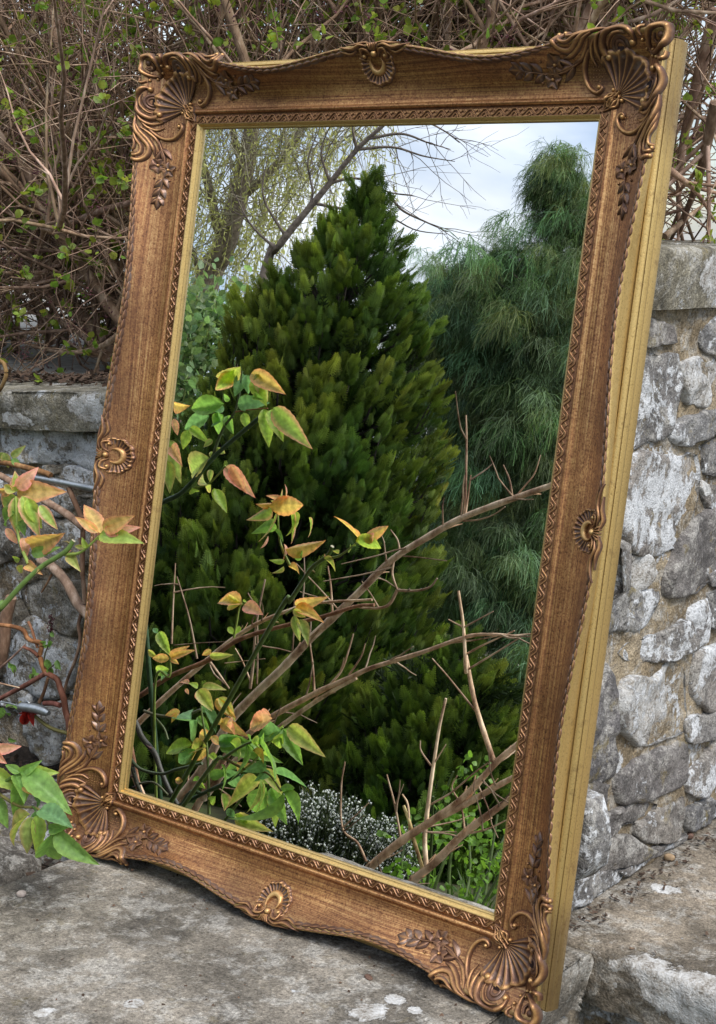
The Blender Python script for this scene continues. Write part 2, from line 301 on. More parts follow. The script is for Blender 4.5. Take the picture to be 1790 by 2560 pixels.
def rail_mesh(name, axis, sign):
    """one mitred side of the frame; axis 0 = top/bottom (runs along u), 1 = left/right"""
    L0, other = (BU, BV) if axis == 0 else (BV, BU)
    n = 150 if axis == 0 else 200; lin = np.linspace(-1, 1, n); mb = MB()
    rows = []; meta = []
    def add(s, w, a, b): rows.append((np.broadcast_to(s, (n,)), np.broadcast_to(w, (n,)))); meta.append((a, b))
    Rm = rim_R(lin * (L0 + .06), .47 if axis else .335, .0715 if axis else .0635)
    for s, w in ((-.0052, -.0088), (-.0050, -.0062), (-.0040, -.0048), (-.0034, -.0052), (-.0028, -.0046), (-.0012, -.0012), (0, .0002)): add(s, w, 0, .0 if w > -.005 else .12)
    for s in (.0008, .0060, .0118): add(s, .0, 1, .55)
    for s, a, b in ((.0124, -.0012, .8), (.0130, -.0006, .6)): add(s, a, 1, b)
    for s in np.linspace(.0136, .0195, 7): add(s, prof(s, .08), 1, 0)
    for k in np.linspace(0, 1, 24):
        s = .0202 + (Rm - .006 - .0202) * k; add(s, prof(s, Rm), 1, .02 + .72 * max(0, k - .38) / .62)
    for k in np.linspace(.1, 1, 6): s = Rm - .006 + .006 * k; add(s, prof(s, Rm), .6 - .5 * k, .35 * (1 - k))
    for k in np.linspace(.08, 1, 9):         # plain gold hollow from the rim back to the straight base
        s = Rm + .0012 * np.sin(k * np.pi) + (.0722 - Rm) * (k ** 1.5); w = .0318 - .0262 * (k ** .70); add(s, w, 0, .0 if k < .85 else .25)
    for s, w, b in ((.0725, .0042, .75), (.0731, .0042, .75), (.0733, .0058, .0), (.0740, .0060, 0), (.0782, .0020, 0), (.0788, .0014, .1), (.0789, -.0006, .8), (.0794, -.0010, .8), (.0796, .0000, 0), (.0803, -.0006, 0), (.0812, -.0080, 0), (.0813, -.0090, .5), (.0811, -.0098, .6), (.0815, -.0104, .1), (.0818, -.0250, .1), (.081, -.0270, .1), (.06, -.0280, .1), (.0, -.0280, .1)): add(s, w, 0, b)
    S = np.array([r[0] for r in rows]); Wd = np.array([r[1] for r in rows])
    along = lin[None] * (L0 + S)                                    # mitre
    across = (other + S) * sign
    u, v = (along, across) if axis == 0 else (across, along)
    V = to_world(u, v, Wd); col = np.zeros(V.shape); col[..., 0] = np.array([a for a, b in meta])[:, None]; col[..., 1] = np.array([b for a, b in meta])[:, None]
    cor = np.clip((np.abs(along) - (L0 - .055)) / .05, 0, 1); s_in = (S > .02) & (S < Rm[None])
    col[..., 1] = np.where(s_in, np.maximum(col[..., 1], .75 * cor), col[..., 1])
    uv = np.stack([along + 3.1 * axis + 7.3 * sign, S + .37 * sign + .11 * axis], -1)
    Fc = grid_faces(len(rows), n)
    if (sign > 0) == (axis == 0): Fc = Fc[:, ::-1]
    mb.add(V.reshape(-1, 3), Fc, col.reshape(-1, 3), uv.reshape(-1, 2)); return mb.build(name, M['rail'], mirror)
for ax in (0, 1):
    for sg in (1, -1): rail_mesh('frame_rail', ax, sg)

mb = MB(); g0 = .0055; zz = np.array([[-1, -1], [1, -1], [1, 1], [-1, 1]]) * np.array([BU + g0, BV + g0])
f = to_world(zz[:, 0], zz[:, 1], np.full(4, GLASS)); bk = to_world(zz[:, 0], zz[:, 1], np.full(4, GLASS - .004))
mb.add(np.vstack([f, bk]), [[0, 1, 2, 3], [7, 6, 5, 4], [0, 4, 5, 1], [1, 5, 6, 2], [2, 6, 7, 3], [3, 7, 4, 0]]); mb.build('mirror_glass', M['glass'], mirror, smooth=False)
mb = MB(); zz = np.array([[-1, -1], [1, -1], [1, 1], [-1, 1]]) * np.array([BU + .055, BV + .055])
f = to_world(zz[:, 0], zz[:, 1], np.full(4, -.0215)); bk = to_world(zz[:, 0], zz[:, 1], np.full(4, -.0255))
mb.add(np.vstack([f, bk]), [[0, 1, 2, 3], [7, 6, 5, 4], [0, 4, 5, 1], [1, 5, 6, 2], [2, 6, 7, 3], [3, 7, 4, 0]]); mb.build('backing_board', M['bark_dark'], mirror, smooth=False)

# ---- carved strokes: all ornament is laid over the frame's own surface
def stroke(mb, mapf, P, W, H, n=None, gilt=(.14, .80), k=7, lift=0.):
    """a rounded, tapering ridge along the 2-D path P (mm) on the surface given by mapf(a,b)->(u,v)"""
    P = np.asarray(P, float); n = n or max(8, 5 * len(P)); C = smooth_path(P, n); D = np.gradient(C, axis=0); D /= np.linalg.norm(D, axis=1)[:, None] + 1e-9
    Nn = np.stack([-D[:, 1], D[:, 0]], 1); tt = np.linspace(0, 1, n)
    Ws = np.interp(tt, np.linspace(0, 1, len(W)), W) if hasattr(W, '__len__') else np.full(n, W)
    Hs = np.interp(tt, np.linspace(0, 1, len(H)), H) if hasattr(H, '__len__') else np.full(n, H)
    kk = np.linspace(-1, 1, k); prof_ = np.sqrt(np.clip(1 - kk ** 2, 0, 1))
    ab = C[:, None] + Nn[:, None] * (kk[None, :, None] * Ws[:, None, None])
    u, v = mapf(ab[..., 0], ab[..., 1]); uc, vc = mapf(C[:, 0], C[:, 1])
    base = .5 * surf(u, v) + .5 * surf(uc, vc)[:, None]
    w = base + (Hs[:, None] * prof_[None] - .35 * (1 - prof_[None]) + lift) * .001
    gl = gilt[0] + (gilt[1] - gilt[0]) * np.broadcast_to(prof_ ** 2.2, w.shape) * np.clip(Hs / (max(Hs) + 1e-6), .5, 1)[:, None]
    mb.add(to_world(u, v, w).reshape(-1, 3), grid_faces(n, k), np.repeat(gl.reshape(-1, 1), 3, 1))
def bead(mb, mapf, a, b, r, h, gilt=.95, lift=0.):
    th = np.linspace(0, 2 * np.pi, 10, endpoint=False); ph = np.linspace(0, np.pi / 2, 5)
    rr = np.cos(ph)[::1]; A = a + r * rr[:, None] * np.cos(th); B = b + r * rr[:, None] * np.sin(th); u, v = mapf(A, B); uc, vc = mapf(np.array([a]), np.array([b]))
    w = surf(uc, vc) + (h * np.sin(ph)[:, None] - .3 + lift) * .001 + 0 * A
    gl = np.broadcast_to((.25 + (gilt - .25) * np.sin(ph)[:, None] ** .7), w.shape)
    mb.add(to_world(u, v, w).reshape(-1, 3), grid_faces(5, 10, True), np.repeat(gl.reshape(-1, 1), 3, 1))
def petal(mb, mapf, a, b, ang, L, Wd, h, gilt=(.2, .8), vein=True, lift=0.):
    """a leaf or petal: pointed dome with a raised middle line"""
    n, k = 9, 7; t = np.linspace(0, 1, n); ww = Wd * np.sin(np.pi * t ** .75) ** .8; kk = np.linspace(-1, 1, k); d = np.array([math.cos(ang), math.sin(ang)]); e = np.array([-d[1], d[0]])
    ab = np.array([a, b]) + t[:, None, None] * L * d + (ww[:, None] * kk)[..., None] * e
    u, v = mapf(ab[..., 0], ab[..., 1]); cup = (.35 + .65 * np.abs(kk) ** 1.5) if vein == 'cup' else (1 - kk ** 2) * .65 + (np.abs(kk) < .2) * .35
    hh = h * np.sin(np.pi * np.clip(t * .9 + .08, 0, 1))[:, None] ** .6 * cup[None]; uc, vc = mapf(np.full(1, a), np.full(1, b))
    hh[:, 0] = hh[:, -1] = -.2 if vein != 'cup' else hh[:, 1] * .9
    w = surf(u, v) + (hh + lift) * .001
    gl = gilt[0] + (gilt[1] - gilt[0]) * np.clip(hh / h, 0, 1) ** 1.5
    mb.add(to_world(u, v, w).reshape(-1, 3), grid_faces(n, k), np.repeat(gl.reshape(-1, 1), 3, 1))

UC, VC_ = .393, .5435
def corner_map(su, sv, swap): # (a along one rail, b along the other, mm from the outer corner)
    if swap: return lambda a, b: (su * (UC - np.asarray(b) * .001), sv * (VC_ - np.asarray(a) * .001))
    return lambda a, b: (su * (UC - np.asarray(a) * .001), sv * (VC_ - np.asarray(b) * .001))
def half_corner(mb, mp):
    S = lambda P, W, H, **k: stroke(mb, mp, P, np.asarray(W) * 1.32, np.asarray(H) * 1.12, **k)
    # big C-scroll round the screw eye
    S([(15, 42), (8, 43), (2, 49), (-1, 58), (1, 69), (8, 78), (18, 82), (27, 79)], [1.5, 2.6, 3.0, 3.0, 2.8, 2.8, 3.2, 3.4], [4, 6, 6.5, 6, 5, 5, 5.5, 6], n=44)
    S([(7, 51), (5, 58), (7, 67), (14, 74), (21, 75)], [.5, 1.3, 1.5, 1.4, .6], [2, 3.2, 3.4, 3, 2], n=24)
    bead(mb, mp, 15, 44, 4.2, 7.5); bead(mb, mp, 27, 76, 4.6, 6.5)
    th = np.linspace(0, 2 * np.pi, 25); S(np.stack([18 + 9.2 * np.cos(th), 60 + 9.2 * np.sin(th)], 1), 1.7, 1.5, n=40, gilt=(.12, .3)); S(np.stack([18 + 5.3 * np.cos(th), 60 + 5.3 * np.sin(th)], 1), 1.4, 2.0, n=32, gilt=(.12, .4))
    # fingers below the scroll
    S([(2, 76), (9, 86), (20, 90), (33, 86)], [.8, 2, 2.2, 1.0], [2, 4, 4.2, 3]); S([(6, 84), (15, 94), (26, 97), (35, 93)], [.8, 1.7, 1.8, .8], [2, 3.4, 3.4, 2.4])
    # acanthus trail along the rim
    S([(0, 74), (0, 86), (4, 99), (12, 110), (20, 121), (19, 133), (11, 140), (2, 138)], [1.2, 2.2, 2.4, 2.4, 2.6, 2.8, 2.8, 2.4], [3, 5, 5, 4.6, 4.6, 5, 5, 4], n=46)
    S([(-1, 84), (0, 98), (5, 110), (12, 121), (12, 130), (6, 134), (0, 131)], [.8, 1.6, 1.7, 1.8, 2., 2., 1.8], [2, 3.6, 3.6, 3.6, 4, 4, 3], n=36)
    S([(-1, 96), (1, 108), (5, 118), (4, 126), (-1, 127)], [.8, 1.5, 1.6, 1.8, 1.8], [2, 3.4, 3.4, 3.8, 3], n=26)
    S([(4, 92), (10, 102), (18, 111), (25, 122), (27, 132)], [1, 2.0, 2.1, 2.2, .6], [3, 4, 4, 4, 1.5], n=26); S([(10, 96), (20, 103), (28, 111), (33, 124)], [1, 2, 2, .5], [3, 4, 3.6, 1], n=22)
    bead(mb, mp, 1, 130, 2.8, 5); bead(mb, mp, 2, 138.5, 3, 5)
    # inner C-scroll with its bead, closing the stippled field
    S([(14, 92), (24, 102), (37, 108), (49, 107), (58, 101), (62.5, 92), (58, 86), (54, 89)], [.8, 2, 2.4, 2.5, 2.4, 2.1, 1.7, 1.2], [2, 4, 5, 5, 5, 4.6, 4, 3], n=44); bead(mb, mp, 56.5, 90, 3.1, 6)
    # small scroll beside the shell's foot
    S([(66, 62), (64, 68), (65, 77), (71, 80), (75, 76)], [.8, 1.5, 1.6, 1.4, 1.1], [2.5, 4, 4, 4, 3.4], n=26); bead(mb, mp, 60, 72, 2.7, 5.5); S([(70, 66), (70, 72), (76, 78), (80, 73)], [.6, 1.3, 1.4, 1], [3, 4.5, 4.5, 3], n=20)
    # tip: little scalloped cup
    S([(27, 23), (18, 26), (8, 24), (1, 18), (-1, 8), (2, 0)], [1.2, 2, 2.6, 3, 3.4, 3.6], [3.5, 5, 6, 6.5, 6.5, 6], n=30); S([(10, 33), (5, 36), (0, 34), (-1, 28)], [1.2, 1.8, 2, 2], [3, 4, 4.4, 4], n=18); bead(mb, mp, 13, 32, 2.3, 4.5); bead(mb, mp, 21, 29, 2.2, 4.5)
    S([(18, 14), (13, 18), (8, 16)], [.8, 1.6, 1], [2.5, 3.6, 3], n=12, gilt=(.12, .5))
    # stipple
    for a in np.arange(28, 58, 3.6):
        for b in np.arange(62 + 0, 102, 3.6):
            da = (a - 66) ** 2 + (b - 66) ** 2
            if a + .0 * b < b and da > 27 ** 2 * 1. and (a - 18) ** 2 + (b - 60) ** 2 > 15 ** 2 and b > 82 - .2 * (a - 28) and b < 102 - .02 * (a - 45) ** 2 and rng.random() < .9:
                bead(mb, mp, a + rng.uniform(-.6, .6), b + rng.uniform(-.6, .6), .8, 1.1, .75)
def shell(mb, mp, cx, cy, dirang, span, R, ribs, r0, scal=5, h=4.5):
    """fluted shell: ribs from a foot to a scalloped lip"""
    na, nr = ribs * 6 + 1, 12; A = np.linspace(-span, span, na); rr = np.linspace(0, 1, nr)
    lob = 1 + .085 * np.abs(np.cos(A / (2 * span) * np.pi * scal)) - .10 * (np.abs(A) / span) ** 2
    r = r0 + (R * lob[None] - r0) * rr[:, None]; a = cx + r * np.cos(dirang + A)[None]; b = cy + r * np.sin(dirang + A)[None]
    u, v = mp(a, b); rib = .5 + .5 * np.cos(A / (2 * span) * 2 * np.pi * ribs); hh = h * (.30 + .75 * rr[:, None] ** 1.2) * (.45 + .55 * rib[None] ** 1.6)
    lip = np.exp(-((rr - .93) / .06) ** 2)[:, None] * 2.6; w = surf(u, v) * .75 + .25 * surf(u, v).mean() + (hh + lip) * .001; w[-1] = surf(u, v)[-1] - .0004
    gl = .15 + .75 * np.maximum(rib[None] ** 3 * np.clip(1.15 - .5 * rr[:, None], 0, 1), np.clip(lip / 2.6, 0, 1)); gl[-1] = .15
    mb.add(to_world(u, v, w).reshape(-1, 3), grid_faces(nr, na), np.repeat(gl.reshape(-1, 1), 3, 1))
def spray(mb, mp, b0, full=True):
    """two blossoms and leaves on a stem, running along b from b0, a = distance from the rim"""
    S = lambda P, W, H, **k: stroke(mb, mp, P, W, H, gilt=(.12, .62), **k); y = b0
    S([(26, y - 4), (34, y + 12), (40, y + 26), (42, y + 44), (40, y + 62), (38, y + 84)], [1.0, 1.3, 1.4, 1.3, 1.2, .7], [2, 3, 3, 2.6, 2.4, 1.6], n=36)
    for a, b, an, L, Wd in ((33, y + 11, 1.25, 22, 3.6), (35, y + 14, 1.95, 18, 3.), (34, y + 12, .75, 20, 3.2), (41, y + 52, 1.0, 15, 3.4), (40, y + 54, 2.2, 14, 3.3), (39, y + 66, 1.05, 14, 3.6), (39, y + 66, 2.15, 14, 3.6), (38, y + 76, 1.6, 18, 4.0), (38, y + 80, .9, 11, 3.), (38, y + 80, 2.3, 11, 3.)): petal(mb, mp, a, b, an, L * 1.12, Wd * 1.35, 4.2, (.1, .66))
    for a, b, ph in ((33, y + 36, .2), (47, y + 41, .8)):
        for q in range(5): petal(mb, mp, a + 1.2 * math.cos(ph + q * 1.2566), b + 1.2 * math.sin(ph + q * 1.2566), ph + q * 1.2566, 10., 4.6, 4.8, (.18, .8), vein='cup')
        bead(mb, mp, a, b, 2.3, 5., .9)
    bead(mb, mp, 50, y + 55, 1.7, 3, .6); bead(mb, mp, 30, y + 53, 1.6, 3, .6)
for su in (-1, 1):
    for sv in (-1, 1):
        mb = MB()
        for sw in (False, True): half_corner(mb, corner_map(su, sv, sw))
        mp = corner_map(su, sv, False)
        S = lambda P, W, H, **k: stroke(mb, mp, P, W, H, **k)
        for q in (-1, 0, 1): S([(64 + 3 * q, 64 - 3 * q), (70 + 3 * q, 70 - 3 * q), (75 + 4 * q, 75 - 4 * q), (83, 83)], [1.3, 1.8, 1.8, 1.2], [5, 5.5, 5, 3], n=16)
        S([(62, 62), (66, 66), (70, 70)], [2.2, 2.0, 1], [7, 6.5, 5], n=12); bead(mb, mp, 22, 22, 2.4, 5); bead(mb, mp, 9, 9, 4.5, 4, .4)
        mb.build('corner_ornament', M['carved'], mirror)
        mb = MB(); shell(mb, mp, 66, 66, math.radians(225), math.radians(76), 47, 11, 5, h=6.2); mb.build('corner_shell', M['carved'], mirror)
        for sw in (False, True):
            mp = corner_map(su, sv, sw); k = MB(); a_, b_ = 18., 60.; th = np.linspace(0, 2 * np.pi, 14, endpoint=False)
            u, v = mp(np.r_[a_, a_ + 4.6 * np.cos(th)], np.r_[b_, b_ + 4.6 * np.sin(th)]); w = surf(u, v).mean() + .0006
            k.add(to_world(u, v, np.full(15, w)), [[0, i + 1, (i + 1) % 14 + 1] for i in range(14)]); k.build('painted_hole_disc', M['hole_shade'], mirror, smooth=False)  # flat disc, no opening: the hole's darkness is put into its colour
            k = MB(); spray(k, mp, 108); k.build('flower_spray', M['carved'], mirror)
# ---- cartouche in the middle of each side: p along the side, q inwards from the rim (mm)
def side_map(axis, sg):
    if axis == 0: return lambda p_, q_: (np.asarray(p_) * .001, sg * (VC_ - .0015 - np.asarray(q_) * .001))
    return lambda p_, q_: (sg * (UC - .0015 - np.asarray(q_) * .001), np.asarray(p_) * .001)
for ax in (0, 1):
    for sg in (1, -1):
        mp = side_map(ax, sg); mb = MB(); S = lambda P, W, H, **k: stroke(mb, mp, P, W, H, **k)
        shell(mb, mp, 0, 19, math.pi / 2, math.radians(118), 25, 17, 9, 7, 4.2)
        an = np.linspace(-2.15, 2.15, 19); S(np.stack([9.5 * np.sin(an), 21 + 9.5 * np.cos(an)], 1), [.6, 3, 4.4, 4.8, 4.4, 3, .6], [3, 5, 6, 6.4, 6, 5, 3], n=36, gilt=(.55, 1.05))
        bead(mb, mp, 0, 11, 4.6, 7.5, 1.05)
        for q in (-2, -1, 0, 1, 2): S([(q * 1.2, 8), (q * 3.2, 1), (q * 4.2, -2)], [.6, 1.2, .8], [4, 3.5, 2], n=10)
        for s_ in (-1, 1):
            S([(s_ * 5, 14), (s_ * 9, 8), (s_ * 17, 7), (s_ * 19, 13), (s_ * 15, 16)], [1, 2, 2.2, 2, 1.4], [3, 4.5, 5, 4.6, 4], n=26); bead(mb, mp, s_ * 15.5, 13.5, 2.9, 6, 1.)
            S([(s_ * 8, 4), (s_ * 18, 2), (s_ * 30, 6), (s_ * 42, 5), (s_ * 54, 1)], [1, 2.3, 2.4, 2, .8], [3, 5, 4.6, 4, 2], n=30); S([(s_ * 24, 7), (s_ * 33, 11), (s_ * 42, 10), (s_ * 50, 8)], [.8, 1.8, 1.8, .6], [2, 3.6, 3.4, 1.5], n=20); S([(s_ * 4, 0), (s_ * 14, -2), (s_ * 26, 0), (s_ * 40, 0)], [1, 2.2, 2, .8], [3, 4.5, 4, 2], n=20)
        mb.build('shell_cartouche', M['carved'], mirror)
# ---- scalloped leaf edging on the rim and the beaded inner band
for ax in (0, 1):
    L0, other = (BU, BV) if ax == 0 else (BV, BU)
    for sg in (1, -1):
        Lp, dp = (.335, .0635) if ax == 0 else (.47, .0715)
        for s_ in (-1, 1):
            x = .046; mb = MB()
            while x < L0 - .045:
                R = float(rim_R(np.array([x]), Lp, dp)[0]); R2 = float(rim_R(np.array([x + .005]), Lp, dp)[0]); sl = math.atan2((R2 - R), .005)
                if ax == 0: mp = lambda a, b: (np.asarray(a) * .001, sg * (other + np.asarray(b) * .001))
                else: mp = lambda a, b: (sg * (other + np.asarray(b) * .001), np.asarray(a) * .001)
                an = sl if s_ > 0 else math.pi - sl
                petal(mb, mp, s_ * (x - .002) * 1000, (R - .0052) * 1000, an - s_ * .10, 16.5, 2.7, 2.2, (.16, .66)); petal(mb, mp, s_ * (x + .004) * 1000, (R - .0022) * 1000, an, 13.5, 2.4, 1.8, (.3, .85)); x += .0128
            mb.build('rim_leaf_edging', M['carved'], mirror)
        mb = MB(); n = int(round(2 * L0 / .0205)); st = 2 * L0 / n * 1000
        if ax == 0: mp = lambda a, b: (np.asarray(a) * .001, sg * (other + np.asarray(b) * .001))
        else: mp = lambda a, b: (sg * (other + np.asarray(b) * .001), np.asarray(a) * .001)
        for i in range(n):
            a0 = -L0 * 1000 + i * st; B = lambda f, b: (a0 + f * st, b)
            for P, w_, h_ in (([B(0, 2.2), B(.18, 4.5), B(.36, 9.2), B(.5, 9.6), B(.64, 9.2), B(.82, 4.5), B(1, 2.2)], 1.15, 2.2), ([B(.30, 2), B(.42, 4.8), B(.5, 5.8), B(.58, 4.8), B(.70, 2)], .95, 1.9), ([B(-.02, 10), B(.10, 7.4), B(.18, 6.8)], .9, 1.7), ([B(1.02, 10), B(.90, 7.4), B(.82, 6.8)], .9, 1.7), ([B(.46, 1.2), B(.5, 2.6), B(.54, 1.2)], .8, 1.4)):
                stroke(mb, mp, P, w_, h_, n=9 if len(P) > 4 else 5, k=5, gilt=(.12, .7))
        mb.build('beaded_band', M['carved'], mirror)

# ================================================================== GROUND, SLABS, WALLS
ZS = -.5385
def sheet(name, x0, x1, y0, y1, z, nx, ny, amp, scl, mat, kind='structure', zf=None):
    X, Y = np.meshgrid(np.linspace(x0, x1, nx), np.linspace(y0, y1, ny), indexing='ij'); P = np.stack([X, Y, 0 * X], -1).reshape(-1, 3)
    P[:, 2] = z + (zf(P) if zf else 0) + (amp * fbm(P, scl, 5, 3) if amp else 0)
    mb = MB(); mb.add(P, grid_faces(nx, ny)); return tag(mb.build(name, mat), kind=kind)
def gz(P):                                # the garden floor stays a little below the terrace close to the wall
    return -.035 * np.clip((-P[:, 1] - .8) / 3, 0, 1)
sheet('ground', -300, 300, -300, .05, -.86, 61, 61, 0, 1, M['ground'])
sheet('terrace_ground', -3, 9, -3.2, 1.0, -.852, 120, 60, .03, 5, M['ground'], zf=gz)
sheet('upper_ground', -120, -.09, .5, 200, .015, 80, 80, 0, 1, M['paving'])
sheet('soil_bed', -2.4, -.352, -.75, .2, -.578, 160, 90, .035, 22, M['soil'], zf=lambda P: -.30 * np.clip((-P[:, 1] - .22) / .5, 0, 1) ** 1.3)

def slab(name, x0, x1, y0, y1, ztop, th, res, mat, parent=None, seed=0, patches=(), tilt=0., edge=.007, rough=.0035):
    e = th + .0; sx = np.arange(x0 - e, x1 + e + res, res); sy = np.arange(y0 - e, y1 + e + res, res)
    X, Y = np.meshgrid(sx, sy, indexing='ij'); dx = np.maximum(np.maximum(x0 - X, X - x1), 0); dy = np.maximum(np.maximum(y0 - Y, Y - y1), 0)
    xc = np.clip(X, x0, x1); yc = np.clip(Y, y0, y1); d = np.clip(np.maximum(dx, dy), 0, e)
    P = np.stack([xc, yc, ztop - d], -1).reshape(-1, 3); P0 = P.copy()
    ins = np.minimum(np.minimum(xc - x0, x1 - xc), np.minimum(yc - y0, y1 - yc)).ravel(); dd = d.ravel()
    r = .010; k = np.clip(1 - ins / r, 0, 1); P[:, 2] -= np.where(dd < 1e-6, r * .55 * k ** 2.2, 0)
    nx_ = np.where(xc.ravel() <= x0, -1., np.where(xc.ravel() >= x1, 1., 0)); ny_ = np.where(yc.ravel() <= y0, -1., np.where(yc.ravel() >= y1, 1., 0))
    low = np.stack([P0[:, 0], P0[:, 1], P0[:, 2] * .5], 1); w1 = fbm(low, 9, 3, seed + 5); w2 = fbm(P0, 55, 4, seed + 9)
    side = np.clip(dd / .012, 0, 1); off = edge * 3 * w1 + edge * 1.2 * w2 - .010 * np.clip(dd / th, 0, 1) ** 2 - .004 * (1 - side)
    P[:, 0] += nx_ * off; P[:, 1] += ny_ * off
    P[:, 2] += np.where(dd < 1e-6, rough * 2.2 * fbm(P0, 6, 3, seed) + rough * fbm(P0, 60, 4, seed + 2), .012 * w1 * np.clip(dd / th, 0, 1))
    if tilt: P[:, 2] += tilt * (P[:, 0] - x1)
    C = np.ones_like(P)
    for (c, rad) in patches:
        c = np.asarray(c); C[:, 2] = np.minimum(C[:, 2], 1 - np.clip(1 - np.linalg.norm((P - c) / rad, axis=1) * .5, 0, 1))
    mb = MB(); mb.add(P, grid_faces(len(sx), len(sy)), C); return mb.build(name, mat, parent)
def zt(px, py): return onplane(px, py, (0, 0, 1), ZS)
S6 = zoom(1390, 2060, 4.0125); S4 = zoom(1040, 2160, 4.0125); ZB = zoom(890, 1700, 1.7833)
pl = [(zt(*DS(827, 2268)), (.020, .020, .02)), (zt(*DS(884, 2240)), (.013, .013, .02)), (zt(*DS(930, 2263)), (.009, .009, .02)), (zt(*DS(100, 2268)), (.01, .012, .02)), (zt(*DS(300, 2250)), (.01, .01, .02))]
front_slab = slab('stone_slab', -.345, .347, -.625, .090, ZS, .072, .0045, M['slab'], seed=1, patches=pl)
tag(front_slab, 'large grey mottled flagstone on which the foot of the mirror stands', 'flagstone', 'flagstones')
fy = .098
def zf_(px, py): return onplane(px, py, (0, 1, 0), fy)
pr = [(zt(*S6(1090, 655)), (.020, .014, .02)), (zf_(*S6(900, 1450)), (.030, .035, .017)), (zf_(*S6(1000, 1640)), (.022, .04, .024)), (zf_(*S6(1150, 1740)), (.032, .04, .028)), (zf_(*S6(1420, 1560)), (.032, .04, .018)), (zf_(*S6(1380, 1760)), (.04, .04, .04)), (zf_(*S6(1650, 1700)), (.03, .05, .035)), (zf_(*S6(580, 1420)), (.009, .02, .007)), (zf_(*S6(590, 1615)), (.004, .02, .004))]
right_slab = slab('stone_slab', .24, 1.5, fy, 1.6, ZS - .001, .078, .0055, M['slab'], seed=31, patches=pr, edge=.009)
tag(right_slab, 'grey flagstone with big white lichen patches on its front edge, beside the wall', 'flagstone', 'flagstones')

def poly_radius(poly, n):
    P = np.asarray(poly, float); c = P.mean(0); Q = P - c; R = np.zeros(n)
    # area centroid
    x, y = Q[:, 0], Q[:, 1]; x2, y2 = np.roll(x, -1), np.roll(y, -1); cr_ = x * y2 - x2 * y; A = cr_.sum() / 2
    if abs(A) > 1e-9: c2 = np.array([((x + x2) * cr_).sum(), ((y + y2) * cr_).sum()]) / (6 * A); c = c + c2; Q = P - c
    for i, th in enumerate(np.linspace(0, 2 * np.pi, n, endpoint=False)):
        d = np.array([math.cos(th), math.sin(th)]); best = 0
        for a, b in zip(Q, np.roll(Q, -1, 0)):
            e = b - a; den = d[0] * e[1] - d[1] * e[0]
            if abs(den) < 1e-12: continue
            t = (a[0] * e[1] - a[1] * e[0]) / den; s = (a[0] * d[1] - a[1] * d[0]) / den
            if t > 0 and -1e-6 <= s <= 1 + 1e-6: best = max(best, t)
        R[i] = best if best else (R[i - 1] if i else .01)
    R = .12 * np.roll(R, 1) + .76 * R + .12 * np.roll(R, -1); return c, R
def stone(poly, O, ex, ey, en, parent, mat, depth=.014, seed=0, n=44, name='stone', lich=1., amp=1.):
    c, R = poly_radius(poly, n); th = np.linspace(0, 2 * np.pi, n, endpoint=False); fr = np.array([0, .2, .4, .58, .72, .83, .91, .965, 1.0, 1.0])
    hz = np.array([1, 1, 1, 1, 1, .985, .95, .82, .35, -1.6]) * depth
    tx, ty = rng.normal(0, .07, 2); rad = R.mean()
    R = R * 1.10 * (1 + .10 * fbm(np.stack([np.cos(th) * 2 + seed, np.sin(th) * 2, 0 * th], 1), 1.2, 3, seed))
    pts = c + fr[:, None, None] * R[None, :, None] * np.stack([np.cos(th), np.sin(th)], -1)[None]
    rel = pts - c; h = np.repeat(hz[:, None], n, 1); topm = np.clip(fr * 1, 0, 1)[:, None] < .97
    h = h + np.where(topm, 1, .5) * (tx * rel[..., 0] + ty * rel[..., 1]) * (fr[:, None] < 1.0)
    P = np.asarray(O) + pts[..., :1] * ex + pts[..., 1:] * ey + h[..., None] * en; P = P.reshape(-1, 3)
    k = np.repeat((fr < .99)[:, None], n, 1).ravel(); q = P * [1, 1, 1] + seed * 3.7
    P = P + en * (k * amp * (.026 * np.abs(fbm(q, 11, 2, 3)) + .016 * fbm(q, 40, 4, 5) - .004))[:, None]
    e1 = .018 * fbm(q, 34, 4, 11); e2 = .018 * fbm(q, 34, 4, 17); w = np.repeat((fr > .6)[:, None], n, 1).ravel() * .8
    P = P + ex * (e1 * w)[:, None] + ey * (e2 * w)[:, None]
    C = np.ones_like(P); C[:, 2] = lich; mb = MB(); mb.add(P, grid_faces(len(fr), n, True), C); return mb.build(name, mat, parent)
def mortar(O, ex, ey, en, a0, a1, b0, b1, parent, res=.007, d0=0., holes=0):
    na, nb = int((a1 - a0) / res) + 2, int((b1 - b0) / res) + 2; A, B = np.meshgrid(np.linspace(a0, a1, na), np.linspace(b0, b1, nb), indexing='ij')
    P = np.asarray(O) + A[..., None] * ex + B[..., None] * ey; P = P.reshape(-1, 3); P = P + en * (d0 + .020 * fbm(P, 20, 3, 21) + .004 * fbm(P, 95, 2, 8))[:, None]
    mb = MB(); mb.add(P, grid_faces(na, nb)); return mb.build('mortar', M['mortar'], parent)
